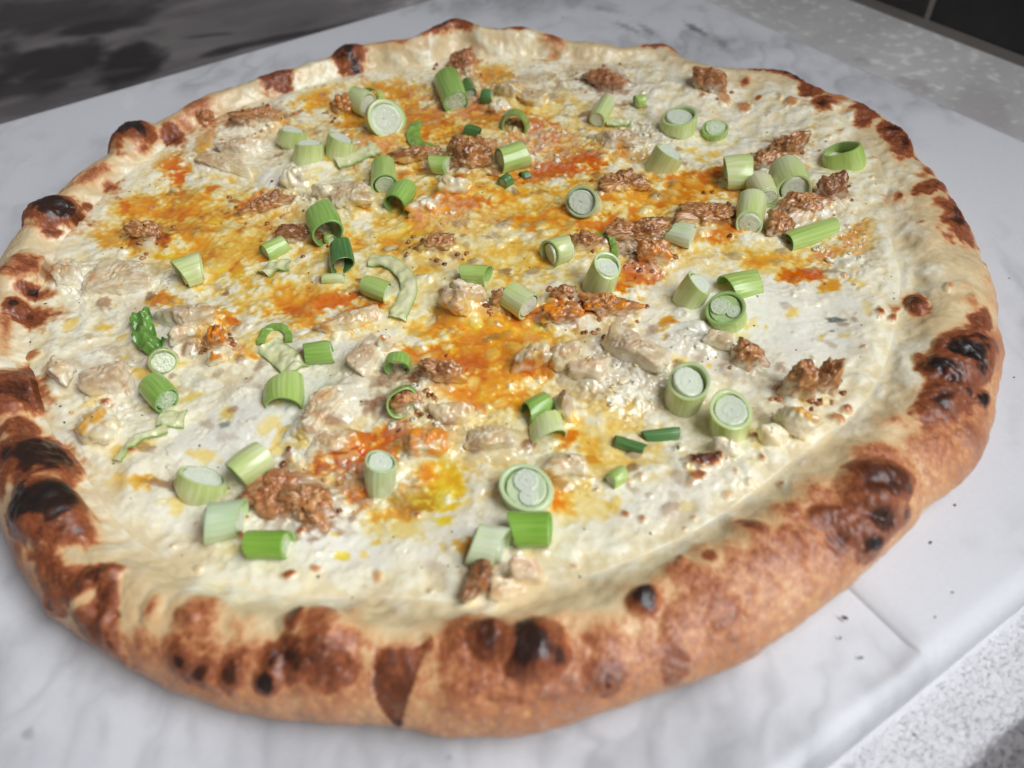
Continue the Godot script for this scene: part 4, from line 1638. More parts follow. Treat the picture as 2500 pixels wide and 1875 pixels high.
	tone(-83.4, 27.7, 12.8, 9.1, -146, "grey", .5, .8, .4)
	tone(-101.5, 51.5, 17.1, 10, -163, "grey", .5, .8, .3)
	tone(-102.8, 20.4, 15.3, 8.2, -167, "grey", .4, .8, .2)
	tone(-3, 21.7, 8.9, 8, 48, "grey", .6, .7, .4)
	tone(62.1, 46.7, 7.6, 5.4, 176, "grey", .4, .8, .3)
	tone(-90.4, 57.2, 6.3, 4.3, -140, "blue", .5, .8, .2)
	tone(-84.3, 64.1, 5.3, 2.8, -168, "blue", .6, .7, .2)
	tone(70.7, 93.4, 13, 9, 172, "blue", .3, .9, .3)
	tone(99.2, 87.7, 4.4, 2.7, 172, "blue", .2, .9, .2)
	tone(-76.3, 52.7, 4.4, 3.1, -147, "blue", .5, .7, .2)
	tone(60.4, 41.1, 5.2, 4.4, 166, "blue", .4, .8, .2)
	tone(-115.7, 8.6, 2.3, 1.5, -138, "blue", .5, .7, .1)
	tone(25, 48.5, 5.1, 3.6, -177, "blue", .2, .8, .2)
	tone(80.1, 56.4, 3.8, 3.2, 150, "blue", .4, .8, .2)
	tone(-63.4, 69.8, 2, 1.2, -167, "blue", .9, .6, .1)
	tone(102.1, 38.5, 2.7, 1.4, -162, "mold", .9, .6, .1)
	tone(-52.8, 83.9, 1.3, 1, -140, "blue", .6, .6, 0)
	tone(100.2, 43.1, 0.8, 0.7, 142, "mold", .8, .6, 0)
	oil(-7.2, -73.6, 79.6, 44.8, -172, 0.8)
	oil(-93.5, -24.9, 45.8, 31.5, 179, 0.75)
	oil(4.5, 47.5, 31.2, 26.9, -165, 0.7)
	oil(47.4, -12.6, 49.8, 30.8, -177, 0.7)
	oil(-36.4, 24, 38.3, 19.4, 165, 0.7)
	oil(-20, 82, 24.6, 15.7, -172, 0.65)
	oil(-5, -24.2, 47.9, 24.4, -174, 0.6)
	oil(34.1, -47.3, 36.6, 24.5, -174, 0.6)
	oil(107.1, 10.6, 23, 12.1, 159, 0.5)
	oil(-77.6, -102.1, 43.4, 23.4, 141, 0.6)
	tone(-9.1, -125.1, 10.6, 9.8, 78, "meat", 0.55, 0.8, 1.0)
	tone(48.2, -125.4, 17.4, 13.7, -133, "meat", 0.55, 0.8, 1.0)
	tone(50.4, -105, 11.4, 8.7, -139, "meat", 0.55, 0.8, 1.0)
	tone(90.2, -97.3, 8.9, 7.1, -166, "meat", 0.55, 0.8, 1.0)
	tone(110.7, -50.6, 8.4, 8.1, 154, "meat", 0.55, 0.8, 1.0)
	tone(101.1, -42.8, 8, 4.8, 168, "meat", 0.55, 0.8, 1.0)
	tone(116.6, -18.8, 7.1, 4.8, -178, "meat", 0.55, 0.8, 1.0)
	tone(106.7, -14.3, 10.5, 6.2, 170, "meat", 0.55, 0.8, 1.0)
	tone(96.7, -3.6, 6.6, 5.8, 96, "meat", 0.55, 0.8, 1.0)
	tone(-3.4, -53, 13.5, 12, -178, "meat", 0.55, 0.8, 1.0)
	tone(-88.9, -87.4, 12, 5.5, 167, "meat", 0.55, 0.8, 1.0)
	tone(-110.6, -87.8, 5.3, 5.4, 98, "meat", 0.55, 0.8, 1.0)
	tone(-110.2, -13.5, 8.7, 5.6, 175, "meat", 0.55, 0.8, 1.0)
	tone(-74.4, -29.3, 13, 4.8, 158, "meat", 0.55, 0.8, 1.0)
	tone(-58.7, -10.8, 9.6, 5.2, 174, "meat", 0.55, 0.8, 1.0)
	tone(-12.8, -2.1, 7.7, 4.1, 177, "meat", 0.55, 0.8, 1.0)
	tone(53.1, -4, 14.3, 5.2, -178, "meat", 0.55, 0.8, 1.0)
	tone(54.5, 8, 7.3, 4.8, -171, "meat", 0.55, 0.8, 1.0)
	tone(35.1, 0.2, 6.8, 3.7, -176, "meat", 0.55, 0.8, 1.0)
	tone(26.3, 34, 8.9, 4.8, 179, "meat", 0.55, 0.8, 1.0)
	tone(39.1, 30.7, 10, 5.4, -179, "meat", 0.55, 0.8, 1.0)
	tone(74.5, 52.7, 5.6, 5.6, 91, "meat", 0.55, 0.8, 1.0)
	tone(84.9, 67, 6, 4.8, -150, "meat", 0.55, 0.8, 1.0)
	tone(91.6, 65.8, 4.2, 3.6, 102, "meat", 0.55, 0.8, 1.0)
	tone(-45, 92.1, 10, 9.9, -140, "meat", 0.55, 0.8, 1.0)
	tone(-35.6, 96.3, 8.3, 7.7, -171, "meat", 0.55, 0.8, 1.0)
	tone(-6.9, 55.8, 8.6, 4.7, 176, "meat", 0.55, 0.8, 1.0)
	tone(-15.4, 65.8, 6.8, 3.6, 174, "meat", 0.55, 0.8, 1.0)
	tone(-72.6, 40.4, 4, 3.6, 130, "meat", 0.55, 0.8, 1.0)
	tone(9.7, 25.5, 5.3, 3.8, 178, "meat", 0.55, 0.8, 1.0)
	tone(76.7, -13.2, 11.4, 6.2, -172, "meat", 0.55, 0.8, 1.0)
	tone(49.9, -32, 11.1, 6, -174, "meat", 0.55, 0.8, 1.0)
	tone(-22.6, -57.7, 12.4, 4.5, 173, "meat", 0.55, 0.8, 1.0)
	tone(5.3, 117.9, 5.7, 4.4, 92, "meat", 0.55, 0.8, 1.0)
	tone(26.7, 25.4, 4.6, 2.5, -177, "meat", 0.55, 0.8, 1.0)
	tone(-56.6, -96, 6.8, 6.7, 94, "meat", 0.55, 0.8, 1.0)
	tone(-112.6, 9.8, 18.6, 10.1, 178, "film", 0.6, 0.8, 1.4)
	tone(-127.8, 8.9, 7.4, 6.5, 76, "film", 0.6, 0.8, 1.4)
	tone(-98, 54.7, 9.4, 6.8, 161, "film", 0.6, 0.8, 1.4)
	tone(-112, 51.8, 6.1, 4.3, -141, "film", 0.6, 0.8, 1.4)
	tone(-81.9, 30.2, 9.2, 6.2, 153, "film", 0.6, 0.8, 1.4)
	tone(-82.5, 37, 6.9, 3.7, 166, "film", 0.6, 0.8, 1.4)
	tone(-90.9, -65.9, 10.5, 7.6, 163, "film", 0.6, 0.8, 1.4)
	tone(-96.4, -57.3, 15, 5.5, -166, "film", 0.6, 0.8, 1.4)
	tone(18.1, 52.3, 7.7, 5, 174, "film", 0.6, 0.8, 1.4)
	tone(25.5, 52.6, 5.5, 5.3, -177, "film", 0.6, 0.8, 1.4)
	tone(32, 57.2, 6.9, 3.7, -170, "film", 0.6, 0.8, 1.4)
	tone(44.9, 50.8, 13.4, 5.6, -147, "film", 0.6, 0.8, 1.4)
	tone(25, 68.7, 4.5, 3.6, 93, "film", 0.6, 0.8, 1.4)
	tone(-4.5, 27.8, 6.9, 5.6, 65, "film", 0.6, 0.8, 1.4)
	tone(0.1, 25, 6, 3.2, 178, "film", 0.6, 0.8, 1.4)
	tone(14.5, 117, 5.6, 3.4, 174, "film", 0.6, 0.8, 1.4)
	tone(10.8, 120.5, 5.6, 3, 177, "film", 0.6, 0.8, 1.4)
	tone(25.6, 87.4, 7.6, 4.5, -169, "film", 0.6, 0.8, 1.4)
	tone(-8.8, 79.8, 8.5, 4.6, 171, "film", 0.6, 0.8, 1.4)
	tone(-3.6, 70.6, 7.8, 4.2, -178, "film", 0.6, 0.8, 1.4)
	tone(6.6, 78.6, 9.5, 5.1, 178, "film", 0.6, 0.8, 1.4)
	tone(-37.8, 69.2, 11.2, 6, 120, "film", 0.6, 0.8, 1.4)
	tone(12.7, -102.1, 10.3, 8.3, -177, "film", 0.6, 0.8, 1.4)
	tone(20, -94.5, 9.9, 6.8, -151, "film", 0.6, 0.8, 1.4)
	tone(-35.4, 32.7, 13.8, 5, 162, "film", 0.6, 0.8, 1.4)
	tone(-28.8, 47.7, 10.3, 5.5, 106, "film", 0.6, 0.8, 1.4)
	tone(52.6, -60.3, 13.3, 6.2, -163, "film", 0.6, 0.8, 1.4)
	tone(-43.5, -29.9, 11.5, 8.6, 178, "film", 0.6, 0.8, 1.4)
	tone(-32.9, 78.1, 8.6, 4.7, 172, "film", 0.6, 0.8, 1.4)
	tone(68.1, 46.6, 6.3, 3.4, -168, "film", 0.6, 0.8, 1.4)
	tone(-65.4, -43.3, 7.1, 5.8, 168, "white", 0.5, 0.8, 0.7)
	tone(-7.6, -33.8, 8.3, 4.5, 178, "white", 0.5, 0.8, 0.7)
	tone(-17.4, -23.1, 8.1, 5, 168, "white", 0.5, 0.8, 0.7)
	tone(80.7, 79.3, 6.8, 4.5, -155, "white", 0.5, 0.8, 0.7)
	tone(-94.8, 71.5, 8.3, 7.5, 179, "white", 0.5, 0.8, 0.7)
	tone(-53.8, -32.7, 6.1, 3.8, 172, "white", 0.5, 0.8, 0.7)
	tone(-23.8, 44.3, 3.6, 2.7, 167, "white", 0.5, 0.8, 0.7)
	tone(74, 81.5, 4.9, 3.9, -163, "white", 0.5, 0.8, 0.7)
	tone(63.4, 84.7, 5.5, 3, -168, "white", 0.5, 0.8, 0.7)
	tone(-70.7, 46.1, 5.2, 2.8, 164, "white", 0.5, 0.8, 0.7)
	tone(7.1, -87.6, 6.2, 3.6, -178, "white", 0.5, 0.8, 0.7)
	grainy(76, 93.6, 24.7, 14.3, 176, 1.3)
	grainy(39.3, 59.6, 16.7, 12.7, -136, 1.0)
	grainy(120.8, 11.5, 27.7, 22.1, -120, .7)
	grainy(-93.9, 65.4, 16.1, 9.2, -165, .7)
	grainy(-71.2, 42, 10.1, 7, -157, 1.0)
	grainy(-6.9, 70.5, 19.3, 9.3, -176, .7)
	grainy(-13.6, 62.2, 13.5, 10.9, 70, .8)
	grainy(-64.4, -34, 20.8, 13.8, -162, .6)
	grainy(59.2, -64.5, 18.9, 16.6, 180, 1.0)
	grainy(19.4, -64.5, 28, 23.1, -167, .9)
	grainy(-8.5, -103.4, 25.4, 19.4, -163, .8)
	grainy(62.4, 44.9, 11.4, 7.3, 178, .8)
	grainy(81.9, 78.6, 13.6, 8.6, 174, .9)
	grainy(51.8, 2.5, 20.3, 16.5, 178, .8)
	grainy(-22.8, 87.5, 13.9, 9.5, -169, .8)
	grainy(-44.9, 90.8, 13.3, 10.2, -153, .6)
	grainy(6.1, 116.8, 12.1, 6.6, -177, .7)
	grainy(-56, 112.9, 27.2, 6.6, -172, .5)
	grainy(103.1, -19.2, 24.2, 15.8, 177, .7)
	grainy(-87.4, -77, 31.4, 20.1, -161, .6)
	grainy(-7.9, -19, 22.1, 13.2, -172, .5)
	grainy(-48.9, -63.6, 22.2, 15.9, -160, .6)
	grainy(50.1, 108.9, 15.2, 5.8, -180, .8)
	mark(83, 0.424, -0.353, 1.08, 0.094, 7.56, 5, .86, .35)
	mark(86.5, 0.356, -0.506, 0.46, 0.05, 9.26, 3.2, .76, .45)
	mark(78, 0.61, -0.526, 1.93, 0.157, 9.98, .6, .76, .9)
	mark(78, 0.644, -1.157, 3.59, 0.316, 18.39, 0, .84, .8)
	mark(73, 0.356, -0.413, 9.68, 0.417, 8.31, 2.5, .9, .35)
	mark(91.5, 0.39, -1.505, -2.68, -0.089, 18.05, .6, .55, .6)
	mark(98.5, 0.39, -0.316, -1.69, -0.004, 10.82, 1, .5, .8)
	mark(78, 0.458, -0.327, 3.26, 0.239, 10.88, .5, .52, .9)
	mark(89, 0.356, -1.007, -0.51, -0.055, 13.28, .8, .33, .7)
	mark(85, 0.61, -0.279, 0.45, 0.25, 18.76, 0, .56, .9)
	mark(77, 0.508, -0.289, 6.11, 0.754, 15.18, .4, .5, .8)
	mark(72.5, 0.678, -0.66, 2.37, 0.174, 6.82, .3, .62, .9)
	mark(85, 0.492, -0.321, 0.6, 0.162, 14.53, 0, .55, .9)
	mark(101.5, 0.339, -0.308, -1.87, -0.01, 5.41, 3.4, .56, .6)
	mark(103.5, 0.288, -0.946, -6.54, -0.072, 9.88, .5, .93, .6)
	mark(100, 0.441, -0.684, -3.63, -0.018, 20.09, .6, .72, .7)
	mark(102.5, 0.492, -0.295, -1.59, -0.034, 9.01, .5, .74, .6)
	mark(99.5, 0.508, -0.396, -1.56, -0.009, 8.53, .5, .66, .8)
	mark(104, 0.593, -0.801, -2.72, -0.097, 12.19, 1.4, .93, .4)
	mark(104, 0.492, -1.218, -2.35, 0.052, 10.94, .6, .8, .5)
	mark(111.5, 0.593, -0.53, -7.45, -0.291, 6.06, .6, .84, .5)
	mark(109.5, 0.61, -0.713, -2.97, -0.219, 12.55, .8, .82, .5)
	mark(111.5, 0.458, -0.496, -1.39, -0.001, 7.77, .5, .5, .7)
	mark(112.5, 0.39, -0.702, -9.15, -0.307, 16.49, 1, .55, .6)
	mark(110, 0.492, -0.606, -5.21, -0.269, 17.75, .3, .55, .8)
	mark(107, 0.593, -0.896, -1.03, -0.021, 9.36, .6, .78, .5)
	mark(106.5, 0.475, -1.298, -0.56, 0.179, 21.9, .3, .55, .6)
	mark(116, 0.424, -0.916, -5.18, -0.041, 9.67, .8, .54, .6)
	mark(114.5, 0.661, -0.824, -2.44, -0.486, 15.66, .3, .48, .8)
	mark(122.5, 0.39, -0.166, -5.78, -0.595, 8.26, 1.6, .72, .5)
	mark(120.5, 0.458, -0.726, -8.21, -0.092, 5.04, 1.2, .66, .6)
	mark(123.5, 0.508, -0.663, -1, -0.03, 7.68, .8, .66, .6)
	mark(122, 0.576, -0.582, -5.59, -0.295, 9.06, 2, .12, .5)
	mark(120, 0.661, -0.32, -5, -0.264, 3.69, .8, .66, .6)
	mark(118, 0.661, -0.791, -11.4, -0.249, 3.59, .6, .76, .6)
	mark(126.5, 0.559, -0.133, -6.86, -0.247, 3.32, .8, .62, .7)
	mark(125.5, 0.712, -0.553, -0.38, -0.36, 6.55, .8, .72, .6)
	mark(129.5, 0.559, -0.232, -5.07, -0.403, 7.99, .4, .6, .8)
	mark(115.5, 0.746, -0.606, 3.39, -0.074, 12.22, .4, .55, .7)
	mark(132.5, 0.356, -0.087, -3.39, -0.179, 3.3, 6, .92, .4)
	mark(133.5, 0.525, -0.175, -4.92, -0.333, 6.66, 1, .8, .7)
	bubble(-103.1, 85, 13.6, 11.8, 230, 0.15, 0.58, 0.9)
	mark(140.5, 0.254, -0.094, -2.48, -0.166, 1.82, 4, .87, .45)
	mark(146.5, 0.254, -0.12, -6.2, -0.488, -0.15, 1.5, .66, .7)
	bubble(-119.7, 61, 13, 10.8, 243, 0.15, 0.58, 0.9)
	mark(153, 0.153, -0.055, -3.33, -0.202, 0.01, 4, .74, .6)
	bubble(-140.4, 8.6, 13.1, 11.6, 266, 0.15, 0.58, 0.9)
	mark(176.5, 0.186, 0.05, -2.47, -0.233, -2.22, 4, .6, .6)
	bubble(-134.3, 17.7, 4, 7.3, 262, 0.15, 0.58, 0.9)
	mark(172.5, 0, 0.084, -4.68, -0.68, 0.43, .8, .85, .5)
	mark(169.5, 0.203, 0.109, -9.68, -0.573, -4.46, .8, .85, .5)
	bubble(-131.5, 27.9, 9.1, 10.4, 258, 0.15, 0.58, 0.9)
	mark(168, 0, -0.053, -2.82, -0.408, 3.53, .8, .68, .7)
	mark(165, 0.22, 0.049, -8.66, -0.166, -1.05, .3, .5, .9)
	bubble(-124.8, 43.9, 2.9, 2.6, 172, .8, .42, .6)
	bubble(-143.2, -21.4, 8.3, 14.5, 278, 0.15, 0.58, 0.9)
	mark(188.5, 0.305, 0.113, -1.95, -0.314, -1.05, 5, .86, .4)
	bubble(-143.6, -13.8, 6.6, 10.2, 276, 0.15, 0.5, 0.9)
	mark(185.5, 0.271, 0.093, -2.86, -0.425, -1.65, 1, .5, .9)
	bubble(-140.7, -12.3, 3.4, 3.6, 275, 0.15, 0.58, 0.9)
	mark(185, 0.136, 0.228, -7.28, -0.993, -8.7, .4, .62, .6)
	bubble(-139.1, -19.6, 4.1, 3.4, 278, 0.15, 0.5, 0.9)
	mark(188, 0.102, 0.373, -7.45, -0.562, -5.95, 1.2, .5, .6)
	bubble(-136, -28.9, 2.6, 2.5, 282, 0.15, 0.58, 0.9)
	mark(192, 0.051, 0.708, -11.12, -0.799, -6.06, .8, .62, .6)
	mark(207.5, 0.508, 0.25, 0, 0, 3.05, 6.5, .9, .4)
	bubble(-127.6, -62.2, 6.7, 4.4, 296, 0.15, 0.56, 0.9)
	mark(206, 0.169, 0.274, -3.55, -0.333, -5.98, 2, .56, .6)
	bubble(-133.2, -42, 5.6, 6.3, 288, 0.15, 0.56, 0.9)
	mark(197.5, 0.034, -0.01, -4.76, -0.529, 2.17, .4, .56, .7)
	mark(197, 0.322, 0.174, -1.08, -0.092, -4.5, .3, .52, .9)
	bubble(-147.5, -30, 15.2, 15.9, 282, 0.15, 0.5, 0.9)
	mark(191.5, 0.508, 0.274, -2.46, -0.021, -1.78, .2, .5, .9)
	bubble(-117.2, -93.2, 21.3, 25.6, 308, 0.15, 0.5, 0.9)
	mark(218.5, 0.475, 0.147, -0.78, -0.017, -1.01, .3, .5, .9)
	bubble(-86.1, -112.3, 7.7, 8.7, 322, 0.15, 0.58, 0.9)
	mark(232.5, 0.322, 0.334, -1.03, -0.08, -3.06, .6, .62, .7)
	bubble(-118.5, -72.6, 5.8, 9.2, 302, 0.15, 0.58, 0.9)
	mark(211.5, 0, 0.356, -3.18, -0.373, -1.07, .8, .66, .6)
	bubble(-58.6, -131.6, 7.2, 17.9, 336, 0.15, 0.58, 0.9)
	mark(246, 0.407, 0.307, -0.93, -0.202, -1.35, 2.4, .9, .4)
	mark(263.5, 0.441, 0.178, 0, 0, 5.88, 2.2, .86, .5)
	mark(275.5, 0.458, 0.278, 0, 0, 10.67, .5, .62, .7)
	bubble(30.2, -136.2, 8.7, 17.7, 372, 0.15, 0.5, 0.9)
	mark(282.5, 0.424, 0.312, 0.4, -0.035, -1.76, .5, .5, .8)
	mark(300, 0.525, 0.265, 0, 0, 10.82, 1.8, .86, .5)
	mark(254, 0.356, 0.155, -0.29, -0.092, -6.1, .2, .42, .9)
	mark(319, 0.542, 0.25, 0, 0, 9.05, 1.4, .88, .5)
	mark(324.5, 0.475, 0.463, 2.84, 0.116, -1.86, .5, .66, .7)
	bubble(129.8, -78, 6.1, 8.8, 419, 0.15, 0.58, 0.9)
	mark(329, 0.034, 0.446, 2.81, 0.273, -1.99, .9, .8, .6)
	bubble(137.6, -84.3, 12.9, 12.9, 418, 0.15, 0.42, 0.9)
	mark(328.5, 0.492, 0.266, 1.61, 0.027, -2.01, .3, .42, .8)
	mark(333, 0.525, 0.397, 2.72, 0.021, -2.46, .3, .64, .7)
	mark(339.5, 0.475, 0.313, 3.58, 0.203, -2.92, 1, .82, .6)
	mark(342, 0.508, 0.323, 3.3, 0.079, -3.69, 1, .8, .6)
	mark(345, 0.661, 0.724, 0, 0, 4.03, .2, .52, .9)
	mark(352.5, 0.508, 0.135, 5.33, 0.55, 2.07, .6, .82, .6)
	mark(348.5, 0.559, 0.15, 5.88, 0.343, 2.52, .3, .56, .8)
	mark(356, 0.492, 0.316, 7.85, 0.264, -4.34, .3, .56, .8)
	mark(358.5, 0.593, -0.01, 5.44, 0.228, 3.29, .6, .78, .6)
	mark(2, 0.678, 0.062, 6.09, 0.319, 3.61, .3, .6, .8)
	bubble(106.4, -101, 3, 6.6, 406, 0.15, 0.56, 0.9)
	mark(316.5, 0, 1.107, 4.02, 0.337, -3.1, .8, .56, .6)
	bubble(108.6, -88.9, 2.1, 1.5, 110, .6, .48, .6)
	bubble(118.8, -81.7, 4.3, 2.7, 109, 1.6, .34, .5)
	bubble(101.9, -83.2, 5, 3.6, 108, 1.2, .36, .6)
	bubble(95, -88.9, 5.1, 3, 103, 1.4, .3, .6)
	bubble(136.6, -14.4, 7.1, 6, 444, 0.15, 0.3, 0.9)
	mark(354, 0.119, 0.056, 6.54, 0.399, -2.73, 1.6, .3, .6)
	mark(354, 0.136, 0.151, 16.44, 0.841, -6.01, .6, .55, .6)
	mark(0.5, 0.288, 0.283, 21.73, 1.42, -6.38, .3, .5, .6)
	mark(4, 0.695, 0.986, 0, 0, 28.92, .5, .55, .6)
	mark(18.5, 0.542, 0.001, 12.5, 0.401, 4.67, .8, .66, .7)
	mark(24.5, 0.475, -0.021, 4.73, 0.22, 2.81, 2.6, .97, .5)
	mark(29, 0.441, -0.055, 6.08, 0.163, 2.33, 1, .78, .9)
	mark(28.5, 0.339, -0.032, 7.86, 0.552, 1.69, 1, .92, .5)
	mark(27, 0.508, -0.044, 5.93, 0.455, 6.47, .6, .86, .6)
	mark(29.5, 0.61, -0.192, 12.32, 0.611, 9.27, .9, .96, .35)
	mark(30, 0.508, 0.01, 18.58, 0.939, 4.5, .3, .88, .5)
	mark(33, 0.424, -0.166, 5.58, 0.212, 7.6, 1.6, .8, .6)
	mark(37, 0.441, -0.231, 9.52, 0.234, 4.89, .3, .5, .9)
	mark(31, 0.661, -0.158, 5.58, 0.565, 8.53, .2, .5, .9)
	mark(24.5, 0.322, -0.156, 21.55, 0.838, 3.6, .8, .6, .6)
	mark(47, 0.475, -0.106, 5.54, 0.242, 3.47, 5.5, .74, .4)
	mark(50, 0.576, -0.174, 3.58, 0.21, 5.48, 3, .78, .5)
	mark(52, 0.644, -0.3, 3.9, 0.29, 7.03, 1, .97, .6)
	mark(47, 0.661, -0.514, 7.22, 0.407, 8.6, .6, .93, .6)
	mark(50, 0.559, -1.096, 24.21, 1.418, 37.87, -.5, .98, .5)
	mark(54, 0.542, -0.522, 10.46, 0.256, 7.6, .3, .74, .8)
	mark(53.5, 0.441, -0.295, 7.68, 0.473, 15.06, .8, .72, .7)
	mark(60, 0.237, -0.242, 4.68, 0.623, 4.35, 1, .6, .6)
	mark(65.5, 0.271, -0.634, 7.29, 0.494, 9.33, .6, .56, .7)
	mark(68, 0.22, -1.142, 11.72, 0.564, 9.63, 1, .6, .6)
	mark(53.5, 0.407, -0.436, 11.97, 0.693, 22, .6, .62, .6)
	mark(16.5, 0.136, -0.025, 11.64, 0.493, -2.17, 2.2, .72, .45)
	bubble(119.2, 37.6, 3, 2.8, 108, 0.15, 0.5, 0.9)
	mark(17.5, 0, -0.287, 14.37, 0.93, 11.97, .6, .5, .6)
	bubble(113.9, 39, 2.9, 1.7, 116, 1, .54, .6)
	bubble(116.9, 40.9, 2.3, 1.4, 126, 1, .48, .6)
	mark(14, 0.356, -0.031, 25.32, 0.937, 4.48, 1.2, .42, .6)
	mark(15, 0.475, 0.038, 30.95, 1.084, 9.93, .6, .42, .6)
	mark(7, 0.678, 1.18, 0, 0, 29.67, .6, .6, .6)
	mark(27, 0.22, -0.194, 18.93, 0.999, -1.25, .9, .54, .6)
	bubble(94.9, 73.4, 2.1, 1.8, 177, 1.6, .5, .6)
	bubble(92.1, 76.1, 2.3, 1.6, -126, 1, .36, .7)
	bubble(56.8, 87.5, 5.3, 3.1, 178, 2.6, .72, .45)
	bubble(55.3, 92.1, 2.4, 2.1, 133, .6, .45, .7)
	bubble(70.7, 80.3, 1.6, 1.4, 145, 1, .42, .6)
	mark(52.5, 0.102, -0.913, 19.83, 1.186, 10.48, .6, .5, .6)
	bubble(-36.5, 115.6, 2, 1.4, 164, .8, .5, .6)
	bubble(-30.8, 113.9, 1.8, 1.1, -170, .5, .34, .7)
	tear(PackedVector2Array([Vector2(96, 0.407), Vector2(95, 0.424), Vector2(93, 0.407), Vector2(92, 0.373), Vector2(91.5, 0.356), Vector2(92.5, 0.508), Vector2(93, 0.61), Vector2(93.5, 0.797), Vector2(94, 0.847), Vector2(94.5, 0.797), Vector2(95.5, 0.661), Vector2(96, 0.576), Vector2(96, 0.508)]))
	freckles()
	embedded_bits()
	small_bubbles()
	var pizza := thing("pizza")
	tag(pizza, "round white pizza with charred blistered crust on the marble board", "pizza")
	var crust := crust_mesh()
	put("crust", crust, mats["baked crust"], pizza)
	put("cheese", cheese_mesh(), mats["melted cheese"], pizza)
	flakes("herb_flecks", 360, 301, Vector2(0.12, 0.42), 0.35, [s8(110, 116, 78), s8(134, 134, 98), s8(86, 92, 62), s8(160, 152, 112)], "dried herb", pizza, func(_p): return true)
	flakes("pepper_flecks", 60, 302, Vector2(0.15, 0.36), 0.6, [s8(66, 54, 46), s8(92, 72, 56)], "dried herb", pizza, func(p): return p.x < 40.0)
	flakes("cheese_crumbs", 230, 303, Vector2(0.45, 1.3), 0.6, [s8(246, 240, 216), s8(244, 226, 178), s8(240, 232, 206)], "crumb", pizza, func(p): return grain[clampi(int((p.y + HALF) / CELL), 0, N - 1) * N + clampi(int((p.x + HALF) / CELL), 0, N - 1)] > 0.4)
	# toppings
	chunk("m", -9.1, -125.1, 8.1, 7, 78, 8, 1, "reddish brown meat crumble below the far rim, above the dark green scallion pieces", "red")
	chunk("m", 48.2, -125.4, 13.4, 9.8, -133, 6, 2, "wide crumbly brown meat patch against the far rim right of the pale bubble", "red")
	chunk("m", 50.4, -105, 8.8, 6.2, -139, 6, 3, "brown meat lump just under the wide patch at the far rim", "red")
	chunk("m", 90.2, -97.3, 6.8, 5.1, -166, 7, 4, "lone dark reddish crumble near the thin upper right crust", "red")
	chunk("m", 110.7, -50.6, 6.4, 5.8, 154, 8, 5, "upright brown crumble behind the scallion cylinder at right")
	chunk("m", 101.1, -42.8, 6.2, 3.5, 168, 5, 6, "low brown crumble beside the pale green scallion band")
	chunk("m", 116.6, -18.8, 5.5, 3.4, -178, 7, 7, "dark brown lump on the ridge left of the blistered right crust", "dark")
	chunk("m", 106.7, -14.3, 8.1, 4.5, 170, 5, 8, "long grainy brown crumble behind the green scallion leaf strip")
	chunk("m", 96.7, -3.6, 5.1, 4.2, 96, 5, 9, "brown crumble at the left end of the green scallion leaf strip")
	chunk("m", -3.4, -53, 10.4, 8.6, -178, 9, 10, "largest rough brown chunk in the far middle with a tiny green ring on top")
	chunk("m", -88.9, -87.4, 9.3, 3.9, 167, 6, 11, "low brown crumble behind the orange rimmed hollow, far left")
	chunk("m", -110.6, -87.8, 4.1, 3.8, 98, 6, 12, "small reddish crumble leaning on the far left crust", "red")
	chunk("m", -110.2, -13.5, 6.7, 4, 175, 4, 13, "soft brown mound on orange cheese near the left crust")
	chunk("m", -74.4, -29.3, 10, 3.4, 158, 4, 14, "long flat brown strip left of the green hollow scallion tube")
	chunk("m", -58.7, -10.8, 7.4, 3.7, 174, 4, 15, "flat brown crumble behind the small green scallion bar", "dark")
	chunk("m", -12.8, -2.1, 5.9, 2.9, 177, 4, 16, "small brown crumble in the middle of the peach cheese")
	chunk("m", 53.1, -4, 11, 3.7, -178, 5, 17, "long dark brown crumble left of the striped scallion at right centre")
	chunk("m", 54.5, 8, 5.6, 3.5, -171, 7, 18, "glossy orange brown crumble behind the tall pale scallion", "edge")
	chunk("m", 35.1, 0.2, 5.2, 2.6, -176, 4, 19, "brown crumble beside the curled scallion right of centre")
	chunk("m", 26.3, 34, 6.9, 3.4, 179, 5, 20, "orange brown crumble ridge below the tall pale scallion", "edge")
	chunk("m", 39.1, 30.7, 7.7, 3.8, -179, 5, 21, "reddish crumble ridge running right from under the tall pale scallion", "edge")
	chunk("m", 74.5, 52.7, 4.3, 4, 91, 6, 22, "square glossy brown crumble in white cheese right of centre")
	chunk("m", 84.9, 67, 4.6, 3.4, -150, 11, 23, "tall craggy brown crumble standing alone on beige dough at right")
	chunk("m", 91.6, 65.8, 3.2, 2.6, 102, 10, 24, "narrow craggy crumble pressed against the tall one at right")
	chunk("m", -45, 92.1, 7.7, 7.1, -140, 6, 25, "big flat reddish brown meat piece beside the pale scallions, lower left", "red")
	chunk("m", -35.6, 96.3, 6.4, 5.5, -171, 4, 26, "crumbly lower right half of the big reddish meat patch")
	chunk("m", -6.9, 55.8, 6.6, 3.3, 176, 6, 27, "brown crumble at the lower edge of the central orange pool")
	chunk("m", -15.4, 65.8, 5.2, 2.6, 174, 5, 28, "brown crumble behind the thin hollow green ring")
	chunk("m", -72.6, 40.4, 3.1, 2.6, 130, 7, 29, "shiny round orange brown lump beside the grey chicken at left", "orange")
	chunk("m", 9.7, 25.5, 4.1, 2.7, 178, 6, 30, "small brown lump behind the short pale scallion barrel in the centre")
	chunk("m", 76.7, -13.2, 8.8, 4.4, -172, 4, 31, "flat brown crumble left of the striped upright scallion at right")
	chunk("m", 49.9, -32, 8.5, 4.3, -174, 4, 32, "low brown strip right of the white cored scallion disc")
	chunk("m", -22.6, -57.7, 9.6, 3.2, 173, 4, 33, "thin brown strip left of the largest far chunk")
